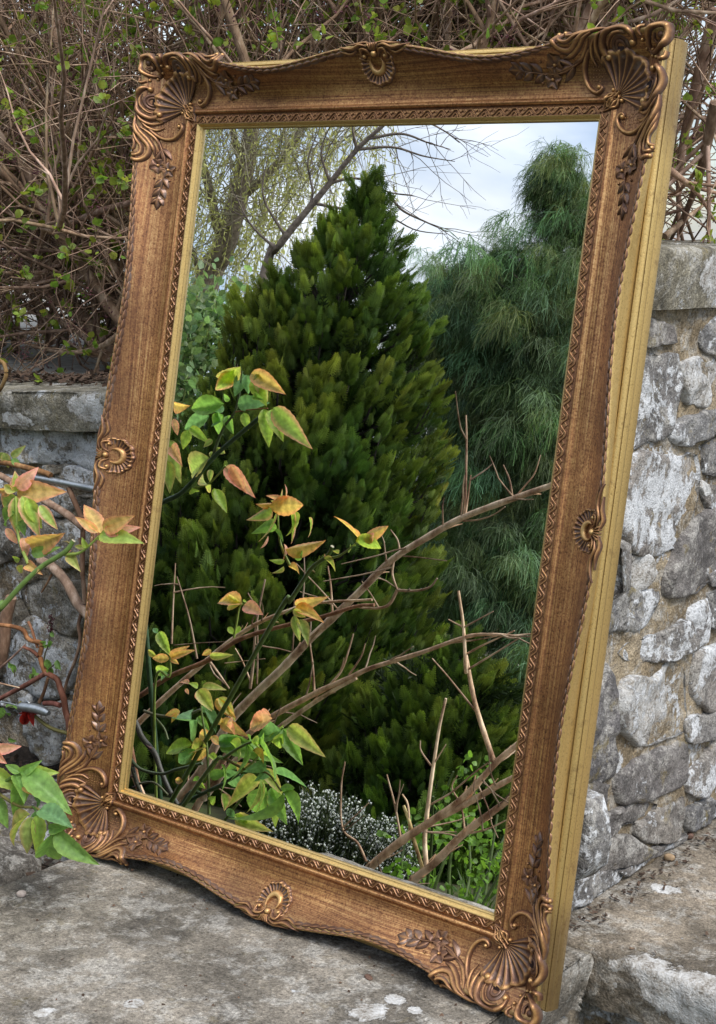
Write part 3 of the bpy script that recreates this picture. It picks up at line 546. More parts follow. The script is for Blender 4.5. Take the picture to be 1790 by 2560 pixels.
def fill_rubble(a0, a1, b0, b1, taken, O, ex, ey, en, parent, mat, size=.13, **kw):
    """rows of uneven stones wherever no measured stone stands"""
    b = b0; row = 0
    while b < b1:
        hgt = size * rng.uniform(.55, .95); a = a0 - rng.uniform(0, size)
        while a < a1:
            w = size * rng.uniform(.7, 1.7); ca, cb = a + w / 2, b + hgt / 2
            if a0 < ca < a1 and all(not (t[0] - w * .42 < ca < t[1] + w * .42 and t[2] - hgt * .42 < cb < t[3] + hgt * .42) for t in taken):
                g = .006; pg = [(a + g, b + g), (a + w * .5, b + g + rng.normal(0, .006)), (a + w - g, b + g + rng.normal(0, .01)), (a + w - g + rng.normal(0, .008), b + hgt * .5), (a + w - g, b + min(hgt, b1 - b) - g + rng.normal(0, .008)), (a + w * .4, b + min(hgt, b1 - b) - g), (a + g, b + min(hgt, b1 - b) - g + rng.normal(0, .008))]
                if min(hgt, b1 - b) > .03: stone(pg, O, ex, ey, en, parent, mat, seed=row, n=28, **kw)
            a += w; row += 1
        b += hgt
EX, EY, EZ = np.array([1., 0, 0]), np.array([0, 1., 0]), np.array([0, 0, 1.])
# ---- the wall running away on the right: face x = .27
RX = .27
wall = thing('stone_wall', 'rubble wall with heavy white lichen and sandy mortar, right of the mirror', 'wall', (RX, .1, ZS), 'stone walls behind the mirror')
wall_c = wall.location.copy()
def put(o): o.matrix_parent_inverse = wall_pi; return o
O = np.array([0., 0, 0])
SP = [(W1, [(680, 860), (1090, 960), (1110, 1130), (860, 1170), (680, 1150)], 1), (W1, [(720, 1300), (1130, 1260), (1140, 1700), (1090, 1900), (980, 2020), (720, 2100), (600, 2080)], 1), (W1, [(1180, 1340), (1340, 1290), (1600, 1300), (1640, 1680), (1400, 1740), (1240, 1700)], .42), (W1, [(1390, 1000), (1531, 900), (1760, 930), (1760, 1240), (1500, 1265), (1370, 1180)], 1), (W1, [(1080, 1960), (1250, 1835), (1480, 1795), (1700, 1800), (1700, 2000), (1440, 2020), (1250, 2110), (1130, 2080)], .9),
      (W2, [(690, 330), (850, 290), (1000, 335), (1290, 335), (1325, 480), (1310, 700), (1270, 870), (1240, 1040), (1100, 1165), (860, 1215), (640, 1195), (560, 950), (600, 600)], 1), (W2, [(1420, 825), (1490, 870), (1545, 980), (1620, 1100), (1570, 1400), (1430, 1480), (1310, 1600), (1180, 1645), (1015, 1605), (1025, 1440), (1070, 1330), (1150, 1175), (1285, 970)], 1), (W2, [(640, 1250), (830, 1255), (880, 1400), (850, 1510), (780, 1590), (540, 1570), (480, 1350)], .36), (W2, [(790, 1610), (930, 1570), (950, 1680), (890, 1780), (800, 1940), (690, 1975), (420, 1970), (430, 1640), (650, 1600)], .8), (W2, [(1255, 1760), (1420, 1690), (1440, 1950), (1435, 2090), (1290, 2140), (1245, 2000)], 1), (W2, [(960, 2000), (1180, 1890), (1245, 2000), (1240, 2140), (1100, 2240), (740, 2270), (560, 2200), (700, 2085)], .8), (W2, [(1455, 1620), (1600, 1560), (1660, 1900), (1531, 1955), (1465, 1920)], .9), (W2, [(1410, 190), (1531, 145), (1720, 150), (1720, 480), (1440, 485), (1405, 330)], 1), (W2, [(1385, 540), (1425, 560), (1440, 650), (1395, 685), (1362, 610)], .3), (W2, [(1465, 1430), (1700, 1390), (1700, 1530), (1485, 1570)], .6), (W2, [(1350, 620), (1700, 560), (1700, 800), (1520, 860), (1440, 790)], 1),
      (W3, [(640, 490), (900, 510), (1010, 410), (1180, 435), (1200, 640), (1205, 1000), (1000, 1095), (760, 1145), (610, 1000), (570, 700)], .44), (W3, [(400, 420), (530, 530), (535, 1000), (525, 1440), (280, 1500), (200, 1450), (230, 900)], 1), (W3, [(1310, 310), (1531, 210), (1760, 200), (1760, 800), (1450, 810), (1325, 700), (1290, 450)], 1), (W3, [(860, 1260), (1205, 1140), (1225, 1350), (1170, 1540), (1050, 1590), (850, 1690), (610, 1705), (550, 1500), (710, 1310)], .75), (W3, [(1285, 1390), (1450, 1210), (1531, 1110), (1760, 1060), (1760, 1550), (1531, 1490), (1400, 1640), (1255, 1590)], 1), (W3, [(420, 1800), (700, 1710), (950, 1690), (870, 1845), (600, 1940), (400, 2070), (150, 2050), (200, 1850)], .8), (W3, [(905, 1810), (1185, 1660), (1195, 1900), (1095, 2040), (900, 2090), (730, 2000), (765, 1885)], .7), (W3, [(400, 2085), (650, 2010), (740, 2100), (880, 2150), (690, 2290), (300, 2400), (100, 2300)], .85), (W3, [(1235, 1760), (1450, 1660), (1531, 1700), (1700, 1690), (1531, 1850), (1300, 1970), (1235, 1950)], .8), (W3, [(930, 2115), (1095, 2065), (1200, 1995), (1200, 2075), (1050, 2190), (900, 2250), (770, 2230)], .85), (W3, [(60, 2430), (320, 2395), (560, 2320), (640, 2390), (420, 2560), (200, 2700), (60, 2710)], .8), (W3, [(580, 2330), (760, 2250), (905, 2205), (810, 2310), (660, 2420)], .9), (W3, [(180, 1530), (440, 1535), (445, 1690), (400, 1770), (200, 1820)], .9), (W3, [(1220, 880), (1480, 850), (1700, 860), (1700, 1020), (1480, 1080), (1250, 1120)], .8)]
taken = []
for i, (zf, pg, li) in enumerate(SP):
    q = [onplane(*zf(*p_), (1, 0, 0), RX) for p_ in pg]; ab = [(p_[1], max(p_[2], ZS + .004)) for p_ in q]
    A_ = np.array(ab); taken.append((A_[:, 0].min(), A_[:, 0].max(), A_[:, 1].min(), A_[:, 1].max()))
    o = stone(ab, np.array([RX, 0, 0]), EY, EZ, EX, None, M['wallstone'], depth=.010 if li > .5 else .007, seed=i, lich=li, n=56)
    o.parent = wall; o.location = -wall.location
def under(o, par): o.parent = par; o.location = Vector(o.location) - Vector(par.location); return o
class Par:                                # builds world-space pieces under a placed Empty
    pass
def grab(par, fn):
    before = set(bpy.data.objects); fn()
    for o in set(bpy.data.objects) - before:
        if o.parent is None: under(o, par)
taken.append((.62, .70, -.6, .25))
grab(wall, lambda: (fill_rubble(.64, 1.6, ZS, .222, [], np.array([RX, 0, 0]), EY, EZ, EX, None, M['wallstone'], .15, depth=.013), fill_rubble(.102, .20, ZS, .222, taken, np.array([RX, 0, 0]), EY, EZ, EX, None, M['wallstone'], .09, depth=.010),
                    mortar(np.array([RX + .000, 0, 0]), EY, EZ, EX, .10, 1.6, ZS - .02, .235, None, .0042)))
def boxw(x0, x1, y0, y1, z0, z1, name, mat):
    mb = MB(); v = [(x, y, z) for x in (x0, x1) for y in (y0, y1) for z in (z0, z1)]
    mb.add(v, [[0, 1, 3, 2], [4, 6, 7, 5], [0, 4, 5, 1], [2, 3, 7, 6], [0, 2, 6, 4], [1, 5, 7, 3]]); return mb.build(name, mat, None, smooth=False)
cop_r = [((.292, .16, .265), (.01, .03, .03))]
grab(wall, lambda: (boxw(-.08, RX - .03, .14, 1.6, -.85, .228, 'wall_core', M['mortar']), boxw(-.34, -.08, .13, .60, -.85, .228, 'wall_core', M['mortar']),
                    slab('coping_stone', -.36, .296, .082, .70, .3065, .078, .0055, M['coping'], seed=51, edge=.006, patches=[((.296, .41, .272), (.02, .032, .026))]), slab('coping_stone', -.12, .298, .712, 1.65, .309, .08, .008, M['coping'], seed=57, edge=.006),
                    fill_rubble(-.34, RX - .006, -.56, .222, [], np.array([0, .112, 0]), EX, EZ, -EY, None, M['wallstone'], .15, depth=.011), mortar(np.array([0, .114, 0]), EX, EZ, -EY, -.34, RX - .006, -.62, .232, None, .012)))
# ---- the lower wall on the left: face y = .17
lw = thing('stone_wall', 'low dark rubble wall under a lichened coping, left behind the mirror', 'wall', (-.8, .17, -.58), 'stone walls behind the mirror')
LY = .192; SL = [(L1, [(140, 640), (480, 690), (760, 710), (830, 770), (800, 900), (780, 1050), (640, 1080), (480, 1085), (300, 1070), (160, 1020), (130, 800)]), (L1, [(-150, 640), (115, 650), (95, 760), (20, 815), (-150, 820)]), (L1, [(845, 765), (1090, 765), (1250, 770), (1250, 1160), (1050, 1175), (825, 1060), (855, 900)]), (L1, [(-150, 850), (60, 855), (125, 900), (145, 1050), (90, 1115), (-150, 1100)]), (L1, [(520, 1110), (760, 1095), (735, 1185), (560, 1195)]), (L1, [(560, 1225), (800, 1135), (1150, 1200), (1150, 1330), (900, 1320), (610, 1262)]), (L1, [(300, 1390), (600, 1355), (815, 1420), (825, 1560), (680, 1645), (430, 1600), (285, 1500)]), (L1, [(885, 1425), (1150, 1400), (1150, 1640), (905, 1635)]), (L1, [(310, 1685), (600, 1660), (800, 1755), (945, 1900), (1000, 2150), (700, 2195), (400, 2100), (265, 1900)]), (L1, [(-150, 1700), (200, 1690), (245, 1900), (235, 2100), (0, 2145), (-150, 2145)]), (L1, [(-150, 1200), (230, 1240), (280, 1380), (200, 1480), (-150, 1450)]),
      (L2, [(300, 360), (500, 285), (700, 305), (1040, 300), (1040, 560), (910, 790), (850, 890), (610, 760), (360, 620), (295, 450)]), (L2, [(-150, 560), (240, 525), (330, 640), (325, 800), (200, 890), (-150, 860)]), (L2, [(365, 705), (560, 795), (850, 945), (900, 1000), (840, 1280), (700, 1475), (540, 1535), (200, 1425), (65, 1345), (105, 1000), (250, 865)]), (L2, [(-150, 950), (55, 905), (45, 1300), (-150, 1345)]), (L2, [(-150, 1370), (180, 1440), (380, 1520), (330, 1640), (-150, 1640)])]
takl = []
for i, (zf, pg) in enumerate(SL):
    q = [onplane(*zf(*p_), (0, 1, 0), LY) for p_ in pg]; ab = [(p_[0], p_[2]) for p_ in q]; A_ = np.array(ab); takl.append((A_[:, 0].min(), A_[:, 0].max(), A_[:, 1].min(), A_[:, 1].max()))
    under(stone(ab, np.array([0, LY, 0]), EX, EZ, -EY, None, M['leftstone'], depth=.018, seed=60 + i, n=50, amp=1.3), lw)
q = [onplane(*L2(*p_), (0, 1, 0), .135) for p_ in [(420, 1690), (640, 1670), (760, 1900), (720, 2180), (600, 2220), (430, 2100), (400, 1900)]]
under(stone([(p_[0], p_[2]) for p_ in q], np.array([0, .135, 0]), EX, EZ, -EY, None, M['leftstone'], depth=.03, seed=90, lich=.5), lw)
grab(lw, lambda: (fill_rubble(-2.6, -.36, -.62, -.02, takl, np.array([0, LY, 0]), EX, EZ, -EY, None, M['leftstone'], .14, depth=.02),
                  mortar(np.array([0, LY - .001, 0]), EX, EZ, -EY, -2.6, -.35, -.64, .03, None, .009), boxw(-2.6, -.35, .21, .5, -.85, -.01, 'wall_core', M['mortar']),
                  slab('coping_stone', -1.30, -.37, .142, .50, .075, .062, .0055, M['coping'], seed=71, tilt=.070, edge=.006, patches=[((-.60, .14, .035), (.05, .03, .022)), ((-.78, .15, .0), (.04, .03, .012))]), slab('coping_stone', -2.6, -1.31, .155, .5, .012, .06, .008, M['coping'], seed=77)))
# ---- masonry under the slabs
rw = thing('retaining_wall', 'brown stones under the front edges of the two flagstones', 'wall', (.3, .1, -.85))
grab(rw, lambda: (boxw(-.31, .305, -.58, .10, -.86, ZS - .055, 'wall_core', M['mortar']), boxw(.25, 1.45, .14, 1.55, -.86, ZS - .06, 'wall_core', M['mortar']),
                  fill_rubble(-.58, .10, -.86, ZS - .068, [], np.array([.31, 0, 0]), EY, EZ, EX, None, M['leftstone'], .12, depth=.012), fill_rubble(.30, 1.45, -.86, ZS - .072, [], np.array([0, .135, 0]), EX, EZ, -EY, None, M['leftstone'], .12, depth=.012), fill_rubble(-.31, .31, -.86, ZS - .068, [], np.array([0, -.585, 0]), EX, EZ, -EY, None, M['leftstone'], .12, depth=.012), fill_rubble(-.58, .10, -.86, ZS - .068, [], np.array([-.315, 0, 0]), EY, EZ, -EX, None, M['leftstone'], .12, depth=.012)))
# ---- loose stones, pebbles, litter
def blob(name, c, r, mat, label, cat, seed, group=None, sub=3, amp=.25):
    n, k = 22, 12; th = np.linspace(0, 2 * np.pi, n, endpoint=False); ph = np.linspace(0, np.pi, k)
    P = np.stack([np.sin(ph)[:, None] * np.cos(th), np.sin(ph)[:, None] * np.sin(th), np.cos(ph)[:, None] + 0 * th], -1).reshape(-1, 3)
    P = np.sign(P) * np.abs(P) ** .8; P *= (1 + 2 * amp * fbm(P + seed, 1.3, 3, seed))[:, None]; mb = MB(); C = np.ones_like(P); mb.add(P * np.asarray(r), grid_faces(k, n, True)[:, ::-1], C)
    o = mb.build(name, mat); o.location = c; o.rotation_euler = (0, 0, rng.uniform(0, 6)); return tag(o, label, cat, group)
for c, r, lb, s in (((-.56, -.05, -.585), (.085, .07, .05), 'speckled grey stone lying behind the rose leaves at the lower left', 3), ((-.415, -.075, -.575), (.035, .045, .045), 'small white-lichened stone wedged against the flagstone corner', 5), ((-.47, -.20, -.60), (.11, .075, .055), 'brown earthy stone at the bottom left beside the flagstone', 8), ((-.66, .10, -.60), (.06, .05, .035), 'dark stone half sunk in the soil below the left wall', 9)):
    blob('loose_stone', c, r, M['leftstone'], lb, 'stone', s, 'loose stones in the soil')
for (px, py), r, lb, mt in (((1500, 1927), (.0075, .006, .005), 'smooth tan pebble at the foot of the right wall', 'pebble_tan'), ((48, 2008), (.0065, .006, .004), 'small pale pink stone chip on the front flagstone', 'pebble_pale'), ((1545, 1878), (.006, .006, .005), 'reddish pebble tucked in the corner by the right wall', 'pebble_red'), ((826, 2193), (.007, .004, .002), 'flat brown chip on the front flagstone below the frame', 'pebble_red')):
    if mt not in M: M[mt] = mat_simple(mt, {'pebble_tan': [(.3, (.24, .16, .09)), (.7, (.40, .29, .18))], 'pebble_pale': [(.3, (.30, .24, .21)), (.7, (.48, .42, .38))], 'pebble_red': [(.3, (.07, .04, .03)), (.7, (.17, .10, .07))]}[mt], 200, .7, .2, .001)
    p_ = zt(*DS(px, py)); blob('pebble', (p_[0], p_[1], ZS + r[2] * .7), r, M[mt], lb, 'pebble', int(px) % 17, 'pebbles on the flagstones', amp=.15)
q0 = np.array([[-.5, 0, 0], [.5, 0, 0], [.35, 1, .08], [-.3, .9, .05]]); n = 2600
T_ = np.column_stack([rng.uniform(-1.45, -.40, n), np.clip(.36 + .055 * rng.normal(size=n), .22, .49), np.zeros(n)]); T_[:, 2] = .078 + .070 * (T_[:, 0] + .37) + np.abs(rng.normal(0, .005, n)); Yd = rng.normal(size=(n, 3)) * [1, 1, .25]
Ms = frames(Yd, np.tile([0, 0, 1.], (n, 1)) + rng.normal(0, .5, (n, 3))); L_ = rng.uniform(.006, .022, n); Ms = Ms * np.stack([L_ * .35, L_, L_], 1)[:, None]
mb = MB(); scatter(mb, q0, [[0, 1, 2, 3]], np.ones((4, 3)), Ms, T_, np.repeat(rng.uniform(.5, 1.8, (n, 1)), 3, 1)); tag(mb.build('leaf_litter', M['debris'], smooth=False), 'dark bark and leaf litter on top of the left coping', kind='stuff')
n = 900; T_ = np.column_stack([rng.uniform(-1.2, -.36, n), rng.uniform(-.2, .15, n), np.zeros(n)]); T_[:, 2] = -.578 + .012; Ms = frames(rng.normal(size=(n, 3)) * [1, 1, .3], np.tile([0, 0, 1.], (n, 1)) + rng.normal(0, .4, (n, 3))); L_ = rng.uniform(.005, .018, n); Ms = Ms * np.stack([L_ * .5, L_, L_], 1)[:, None]
mb = MB(); scatter(mb, q0, [[0, 1, 2, 3]], np.ones((4, 3)), Ms, T_, np.repeat(rng.uniform(.4, 1.4, (n, 1)), 3, 1)); tag(mb.build('soil_crumbs', M['debris'], smooth=False), 'dark crumbs and leaf bits on the soil bed', kind='stuff')
n = 420; T_ = np.column_stack([rng.uniform(-.33, .33, n), rng.uniform(-.6, .08, n), np.full(n, ZS + .001)]); near = rng.random(n) < .5; T_[near, 1] = -.06 - .03 * np.abs(rng.normal(size=near.sum())); T_[near, 0] = rng.uniform(-.33, .33, near.sum())
Ms = frames(rng.normal(size=(n, 3)) * [1, 1, .25], np.tile([0, 0, 1.], (n, 1)) + rng.normal(0, .3, (n, 3))); L_ = rng.uniform(.0012, .0045, n); Ms = Ms * np.stack([L_ * .8, L_, L_], 1)[:, None]
mb = MB(); scatter(mb, q0, [[0, 1, 2, 3]], np.ones((4, 3)), Ms, T_, np.repeat(rng.uniform(.6, 2.6, (n, 1)), 3, 1) * [1, .95, .9]); tag(mb.build('grit', M['debris'], smooth=False), 'fine grit and crumbs scattered on the front flagstone', kind='stuff')
n = 500; T_ = np.column_stack([.285 + np.abs(rng.normal(0, .02, n)), rng.uniform(.12, .9, n), np.full(n, ZS + .002)]); far = rng.random(n) < .3; T_[far, 0] = rng.uniform(.3, .9, far.sum())
Ms = frames(rng.normal(size=(n, 3)) * [1, 1, .25], np.tile([0, 0, 1.], (n, 1)) + rng.normal(0, .3, (n, 3))); L_ = rng.uniform(.002, .008, n); Ms = Ms * np.stack([L_ * .6, L_, L_], 1)[:, None]
mb = MB(); scatter(mb, q0, [[0, 1, 2, 3]], np.ones((4, 3)), Ms, T_, np.repeat(rng.uniform(.5, 2., (n, 1)), 3, 1)); tag(mb.build('grit', M['debris'], smooth=False), 'dark crumbs and leaf scraps gathered at the foot of the right wall', kind='stuff')

# ================================================================== THE BARE HEDGE BEHIND THE WALLS
hedge = thing('hedge', 'bare brown tangled hedge with small fresh green leaves behind the walls', 'hedge', (-1.2, 1.0, .02)); hedge_nodes = []
def wander(p0, d0, L, n, bend, up=.0, seed=0):
    P = [np.asarray(p0, float)]; d = norm(d0); st = L / (n - 1)
    for i in range(n - 1):
        d = norm(d + rng.normal(0, bend, 3) + np.array([0, 0, up])); P.append(P[-1] + d * st)
    return np.array(P)
tw = MB(); leafpts = []; budpts = []
bark_t = lambda: np.array([1, 1, 1]) * rng.uniform(.75, 1.9) * np.array([1, rng.uniform(.94, 1.04), rng.uniform(.9, 1.06)])
def twigs_on(P, R, depth, mb, dens):
    L = np.linalg.norm(np.diff(P, axis=0), axis=1).sum(); k = rng.poisson(dens * L)
    for _ in range(k):
        t = rng.uniform(.12, 1) * (len(P) - 1.01); i = int(t); p0 = P[i] + (t - i) * (P[i + 1] - P[i]); d = norm(P[i + 1] - P[i]); s = norm(rng.normal(size=3) * [1, .8, 1])
        ln = (rng.uniform(.18, .55) if depth == 0 else rng.uniform(.06, .24)); r0 = min(R[i] * .62, .0042 if depth == 0 else .0018)
        Q = wander(p0, d * .55 + s * .85 + np.array([0, 0, .18]), ln, 6 if depth == 0 else 4, .20, .03)
        if (Q @ Mw > -.10).any() and (np.abs(Q[:, 0]) < .75).any(): continue                # nothing grows through the mirror
        rr = np.linspace(r0, .0008, len(Q)); tube(mb, Q, rr, 5 if depth == 0 else 3, bark_t(), cap=False)
        if depth == 0: twigs_on(Q, rr, 1, mb, 14)
        if rng.random() < (.42 if depth else .30): leafpts.append((Q[-1], norm(Q[-1] - Q[-2])))
        if depth and rng.random() < .08: leafpts.append((Q[2], norm(Q[2] - Q[1])))
        if depth and rng.random() < .22: budpts.append((Q[-1], norm(Q[-1] - Q[-2])))
st = []
for k in range(62): st.append((np.array([rng.uniform(-2.5, -.45), rng.uniform(.60, 1.25), .02]), np.array([rng.uniform(-1.1, -.15), rng.uniform(-.25, .15), rng.uniform(.6, 1.2)]), rng.uniform(1.1, 1.9), rng.uniform(.006, .0145)))
for k in range(46): st.append((np.array([rng.uniform(-1.0, -.12), rng.uniform(.65, 1.5), .02]), np.array([rng.uniform(-.45, .55), rng.uniform(-.2, .2), rng.uniform(.8, 1.2)]), rng.uniform(1.1, 1.8), rng.uniform(.008, .017)))
for k in range(26): st.append((np.array([rng.uniform(-2.6, -1.0), rng.uniform(.55, .9), rng.uniform(.05, .3)]), np.array([rng.choice([-1, 1]) * rng.uniform(.6, 1.2), rng.uniform(-.3, .1), rng.uniform(-.05, .5)]), rng.uniform(.7, 1.3), rng.uniform(.005, .009)))
# a few limbs measured on the photograph
def hb(pts, y, r): st.append((smooth_path([onplane(*DS(*p_), (0, 1, 0), y + dy) for p_, dy in zip(pts, np.linspace(0, .12, len(pts)))], 14), None, 0, r))
hb([(290, 790), (240, 640), (150, 520), (90, 400), (0, 360)], .70, .016); hb([(262, 800), (170, 700), (60, 640), (0, 600)], .66, .018); hb([(300, 500), (230, 470), (160, 400), (140, 300), (120, 100)], .72, .012); hb([(240, 800), (180, 745), (90, 700), (0, 660)], .62, .012); hb([(300, 720), (230, 775), (150, 790), (60, 770), (0, 735)], .55, .007); hb([(300, 690), (200, 590), (120, 500), (100, 470), (0, 430)], .78, .013); hb([(280, 170), (230, 240), (215, 330), (190, 480)], .8, .010)
hb([(1605, 230), (1560, 420), (1500, 545)], .75, .010); hb([(1605, 20), (1530, 330), (1520, 545)], .9, .012); hb([(1500, 380), (1560, 430), (1605, 500)], .7, .006); hb([(1490, 530), (1550, 480), (1605, 440)], .8, .006)
for p0, d0, L, r in st:
    P = p0 if d0 is None else wander(p0, d0, L, 13, .13, .02); R = np.linspace(r, r * .22, len(P)); R[:3] *= 1 if (d0 is None or d0[2] > .55) else np.array([.2, .6, .9]); mb = MB(); tube(mb, P, R, 8, bark_t()); under(mb.build('stem', M['bark_hedge']), hedge); twigs_on(P, R, 0, tw, 26)
o = under(tw.build('twigs', M['bark_hedge']), hedge); tag(o, kind='stuff')
# small paired leaves and dark bud sprays
lv = np.array([[0, 0, 0], [-.42, .35, .06], [-.36, .7, .05], [0, 1, -.06], [.36, .7, .05], [.42, .35, .06], [0, .5, -.05]]); lf = [[0, 6, 1], [1, 6, 2], [2, 6, 3], [3, 6, 4], [4, 6, 5], [5, 6, 0]]
T_, Y_, S_, C_ = [], [], [], []
for p_, d in leafpts:
    for q in range(rng.integers(3, 8)): T_.append(p_ + rng.normal(0, .004, 3)); Y_.append(d * .6 + rng.normal(0, .75, 3) + [0, 0, .25]); S_.append(rng.uniform(.007, .019)); C_.append(np.array([.19, .27, .045]) * rng.uniform(.65, 1.5) * [rng.uniform(.8, 1.35), 1, 1])
Ms = frames(np.array(Y_)) * np.array(S_)[:, None, None]; mb = MB(); scatter(mb, lv, lf, np.ones((7, 3)), Ms, np.array(T_), np.array(C_)); tag(under(mb.build('leaves', M['leaf']), hedge), kind='stuff')
T_, Y_, S_, C_ = [], [], [], []
for p_, d in budpts:
    for q in range(rng.integers(8, 20)): T_.append(p_ + d * rng.uniform(-.012, .035) + rng.normal(0, .005, 3)); Y_.append(d + rng.normal(0, .7, 3)); S_.append(rng.uniform(.0022, .0042)); C_.append(np.array([.085, .02, .03]) * rng.uniform(.6, 1.5))
bv = np.array([[0, 0, 0], [.5, .5, 0], [0, .5, .5], [-.5, .5, 0], [0, .5, -.5], [0, 1, 0]]); bf = [[0, 2, 1], [0, 3, 2], [0, 4, 3], [0, 1, 4], [5, 1, 2], [5, 2, 3], [5, 3, 4], [5, 4, 1]]
Ms = frames(np.array(Y_)) * np.array(S_)[:, None, None]; mb = MB(); scatter(mb, bv, bf, np.ones((6, 3)), Ms, np.array(T_), np.array(C_)); tag(under(mb.build('flower_buds', M['stem']), hedge), kind='stuff')

# ================================================================== THE GARDEN THE MIRROR LOOKS AT
def spray_tpl(pairs=7, sub=2):
    V, Fc, C = [], [], []
    def quad(p, d, L, w, c0, c1):
        d = norm(d); e = np.array([-d[1], d[0], 0]); i = len(V); bow = np.array([0, 0, .10 * L])
        V.extend([p, p + d * L * .5 + e * w + bow, p + d * L, p + d * L * .5 - e * w + bow]); Fc.append([i, i + 1, i + 2, i + 3]); C.extend([c0, .5 * (c0 + c1), c1, .5 * (c0 + c1)])
    a, b = np.array([.42, .55, .70]), np.array([1.50, 1.42, .95]); col = lambda t: a + (b - a) * t
    quad(np.zeros(3), np.array([0, 1., 0]), 1.0, .035, col(.1), col(1))
    for k in range(pairs):
        t = .12 + .76 * k / (pairs - 1)
        for s in (-1, 1):
            L = .42 * (1 - t) ** .7 + .10; an = math.radians(38 - 16 * t) * s; d = np.array([math.sin(an), math.cos(an), -.12]); p = np.array([0, t, .05 * math.sin(t * 3)]); quad(p, d, L, .030, col(t * .6), col(.55 + .45 * t))
            for j in range(sub):
                tt = .30 + .38 * j
                for s2 in (-1, 1): a2 = an + math.radians(36) * s2; quad(p + norm(d) * L * tt, np.array([math.sin(a2), math.cos(a2), -.1]), L * .46, .025, col(t * .6 + .1), col(.6 + .4 * t))
    return np.array(V), np.array(Fc), np.array(C)
SPV, SPF, SPC = spray_tpl()
SPV2, SPF2, SPC2 = spray_tpl(5, 1)
def trunk_part(par, P, R, mat, name='trunk', k=8, tint=(1, 1, 1)):
    mb = MB(); tube(mb, P, R, k, np.asarray(tint)); return under(mb.build(name, mat), par)
def conifer(label, base, top_z, radius_fn, n, seed, tone=(1, 1, 1), plume=(.16, .36), face=None):
    base = np.asarray(base, float); H = top_z - base[2]; t = thing('golden_conifer', label, 'conifer', base, 'golden conifers in the mirror view')
    trunk_part(t, [base, base + [0.02, 0, H * .5], base + [0, 0, H * .93]], np.linspace(.06, .012, 3), M['bark_dark'])
    f = norm(face) if face is not None else None; T_, Y_, Z_, S_, C_ = [], [], [], [], []; br = MB()
    for i in range(n):
        h = 1 - rng.uniform(0, 1) ** .62; th = rng.uniform(0, 2 * np.pi); out_ = np.array([math.cos(th), math.sin(th), 0])
        if f is not None and out_ @ f < -.25 and rng.random() < .75: continue
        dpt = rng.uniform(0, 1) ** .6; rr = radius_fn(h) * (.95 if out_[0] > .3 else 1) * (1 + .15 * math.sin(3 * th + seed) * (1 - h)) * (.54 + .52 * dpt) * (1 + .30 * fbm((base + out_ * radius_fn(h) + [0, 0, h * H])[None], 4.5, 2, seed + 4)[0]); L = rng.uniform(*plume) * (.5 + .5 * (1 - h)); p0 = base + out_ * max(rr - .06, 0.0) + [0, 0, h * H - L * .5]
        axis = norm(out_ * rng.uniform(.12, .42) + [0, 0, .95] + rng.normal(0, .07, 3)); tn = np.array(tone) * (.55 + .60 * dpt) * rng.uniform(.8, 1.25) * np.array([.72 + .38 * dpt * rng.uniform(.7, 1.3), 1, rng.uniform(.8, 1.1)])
        cl_ = 1 + 1.1 * fbm(p0[None], 3.2, 2, seed)[0]; tn = tn * cl_ * np.array([1 + .9 * (cl_ - 1), 1, 1])
        tube(br, [base + [0, 0, max(h * H - L * .5 - .15, .02)], p0, p0 + axis * L * .7], [.008, .005, .002], 4, (.5, .5, .5), cap=False)
        for q in range(int(15 + 18 * L / .4)):
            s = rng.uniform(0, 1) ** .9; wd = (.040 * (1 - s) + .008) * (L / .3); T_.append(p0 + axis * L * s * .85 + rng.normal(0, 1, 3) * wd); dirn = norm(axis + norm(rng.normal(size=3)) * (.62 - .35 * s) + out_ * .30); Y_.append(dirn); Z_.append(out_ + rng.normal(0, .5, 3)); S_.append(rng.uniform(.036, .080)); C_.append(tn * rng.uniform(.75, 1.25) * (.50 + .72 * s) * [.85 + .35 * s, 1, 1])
    nc = int(n * 2.2); hh = .86 * (1 - rng.uniform(0, 1, nc) ** .62); tt_ = rng.uniform(0, 2 * np.pi, nc); rc = np.array([radius_fn(x) for x in hh]) * rng.uniform(.05, .62, nc)      # old inner foliage, tinted near black as the shade between plumes
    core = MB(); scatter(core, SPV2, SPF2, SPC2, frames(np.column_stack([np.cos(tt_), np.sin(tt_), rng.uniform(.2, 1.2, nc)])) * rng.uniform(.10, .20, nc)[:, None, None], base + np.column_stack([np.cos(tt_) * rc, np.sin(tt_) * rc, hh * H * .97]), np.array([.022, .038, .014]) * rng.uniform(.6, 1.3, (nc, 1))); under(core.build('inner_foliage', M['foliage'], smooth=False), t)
    Ms = frames(np.array(Y_), np.array(Z_)) * np.array(S_)[:, None, None]; mb = MB(); scatter(mb, SPV, SPF, SPC, Ms, np.array(T_), np.array(C_)); under(br.build('branches', M['bark_dark']), t); under(mb.build('crown', M['foliage'], smooth=False), t); return t
YG = np.array([.098, .160, .034])
A_ = behind(*DS(832, 425), dist=6.2); FACE = norm(np.array([.6, .78, 0]))
rad = lambda h: np.interp(h, [0, .1, .3, .48, .67, .80, .87, .94, 1.0], [.56, .62, .60, .52, .43, .36, .24, .12, .02])
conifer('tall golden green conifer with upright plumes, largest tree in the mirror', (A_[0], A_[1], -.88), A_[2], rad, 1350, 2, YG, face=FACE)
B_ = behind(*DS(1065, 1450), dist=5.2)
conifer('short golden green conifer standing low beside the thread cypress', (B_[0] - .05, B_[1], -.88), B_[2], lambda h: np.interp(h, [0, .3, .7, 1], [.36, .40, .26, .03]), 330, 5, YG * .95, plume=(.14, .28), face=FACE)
B_ = behind(*DS(355, 1255), dist=5.6)
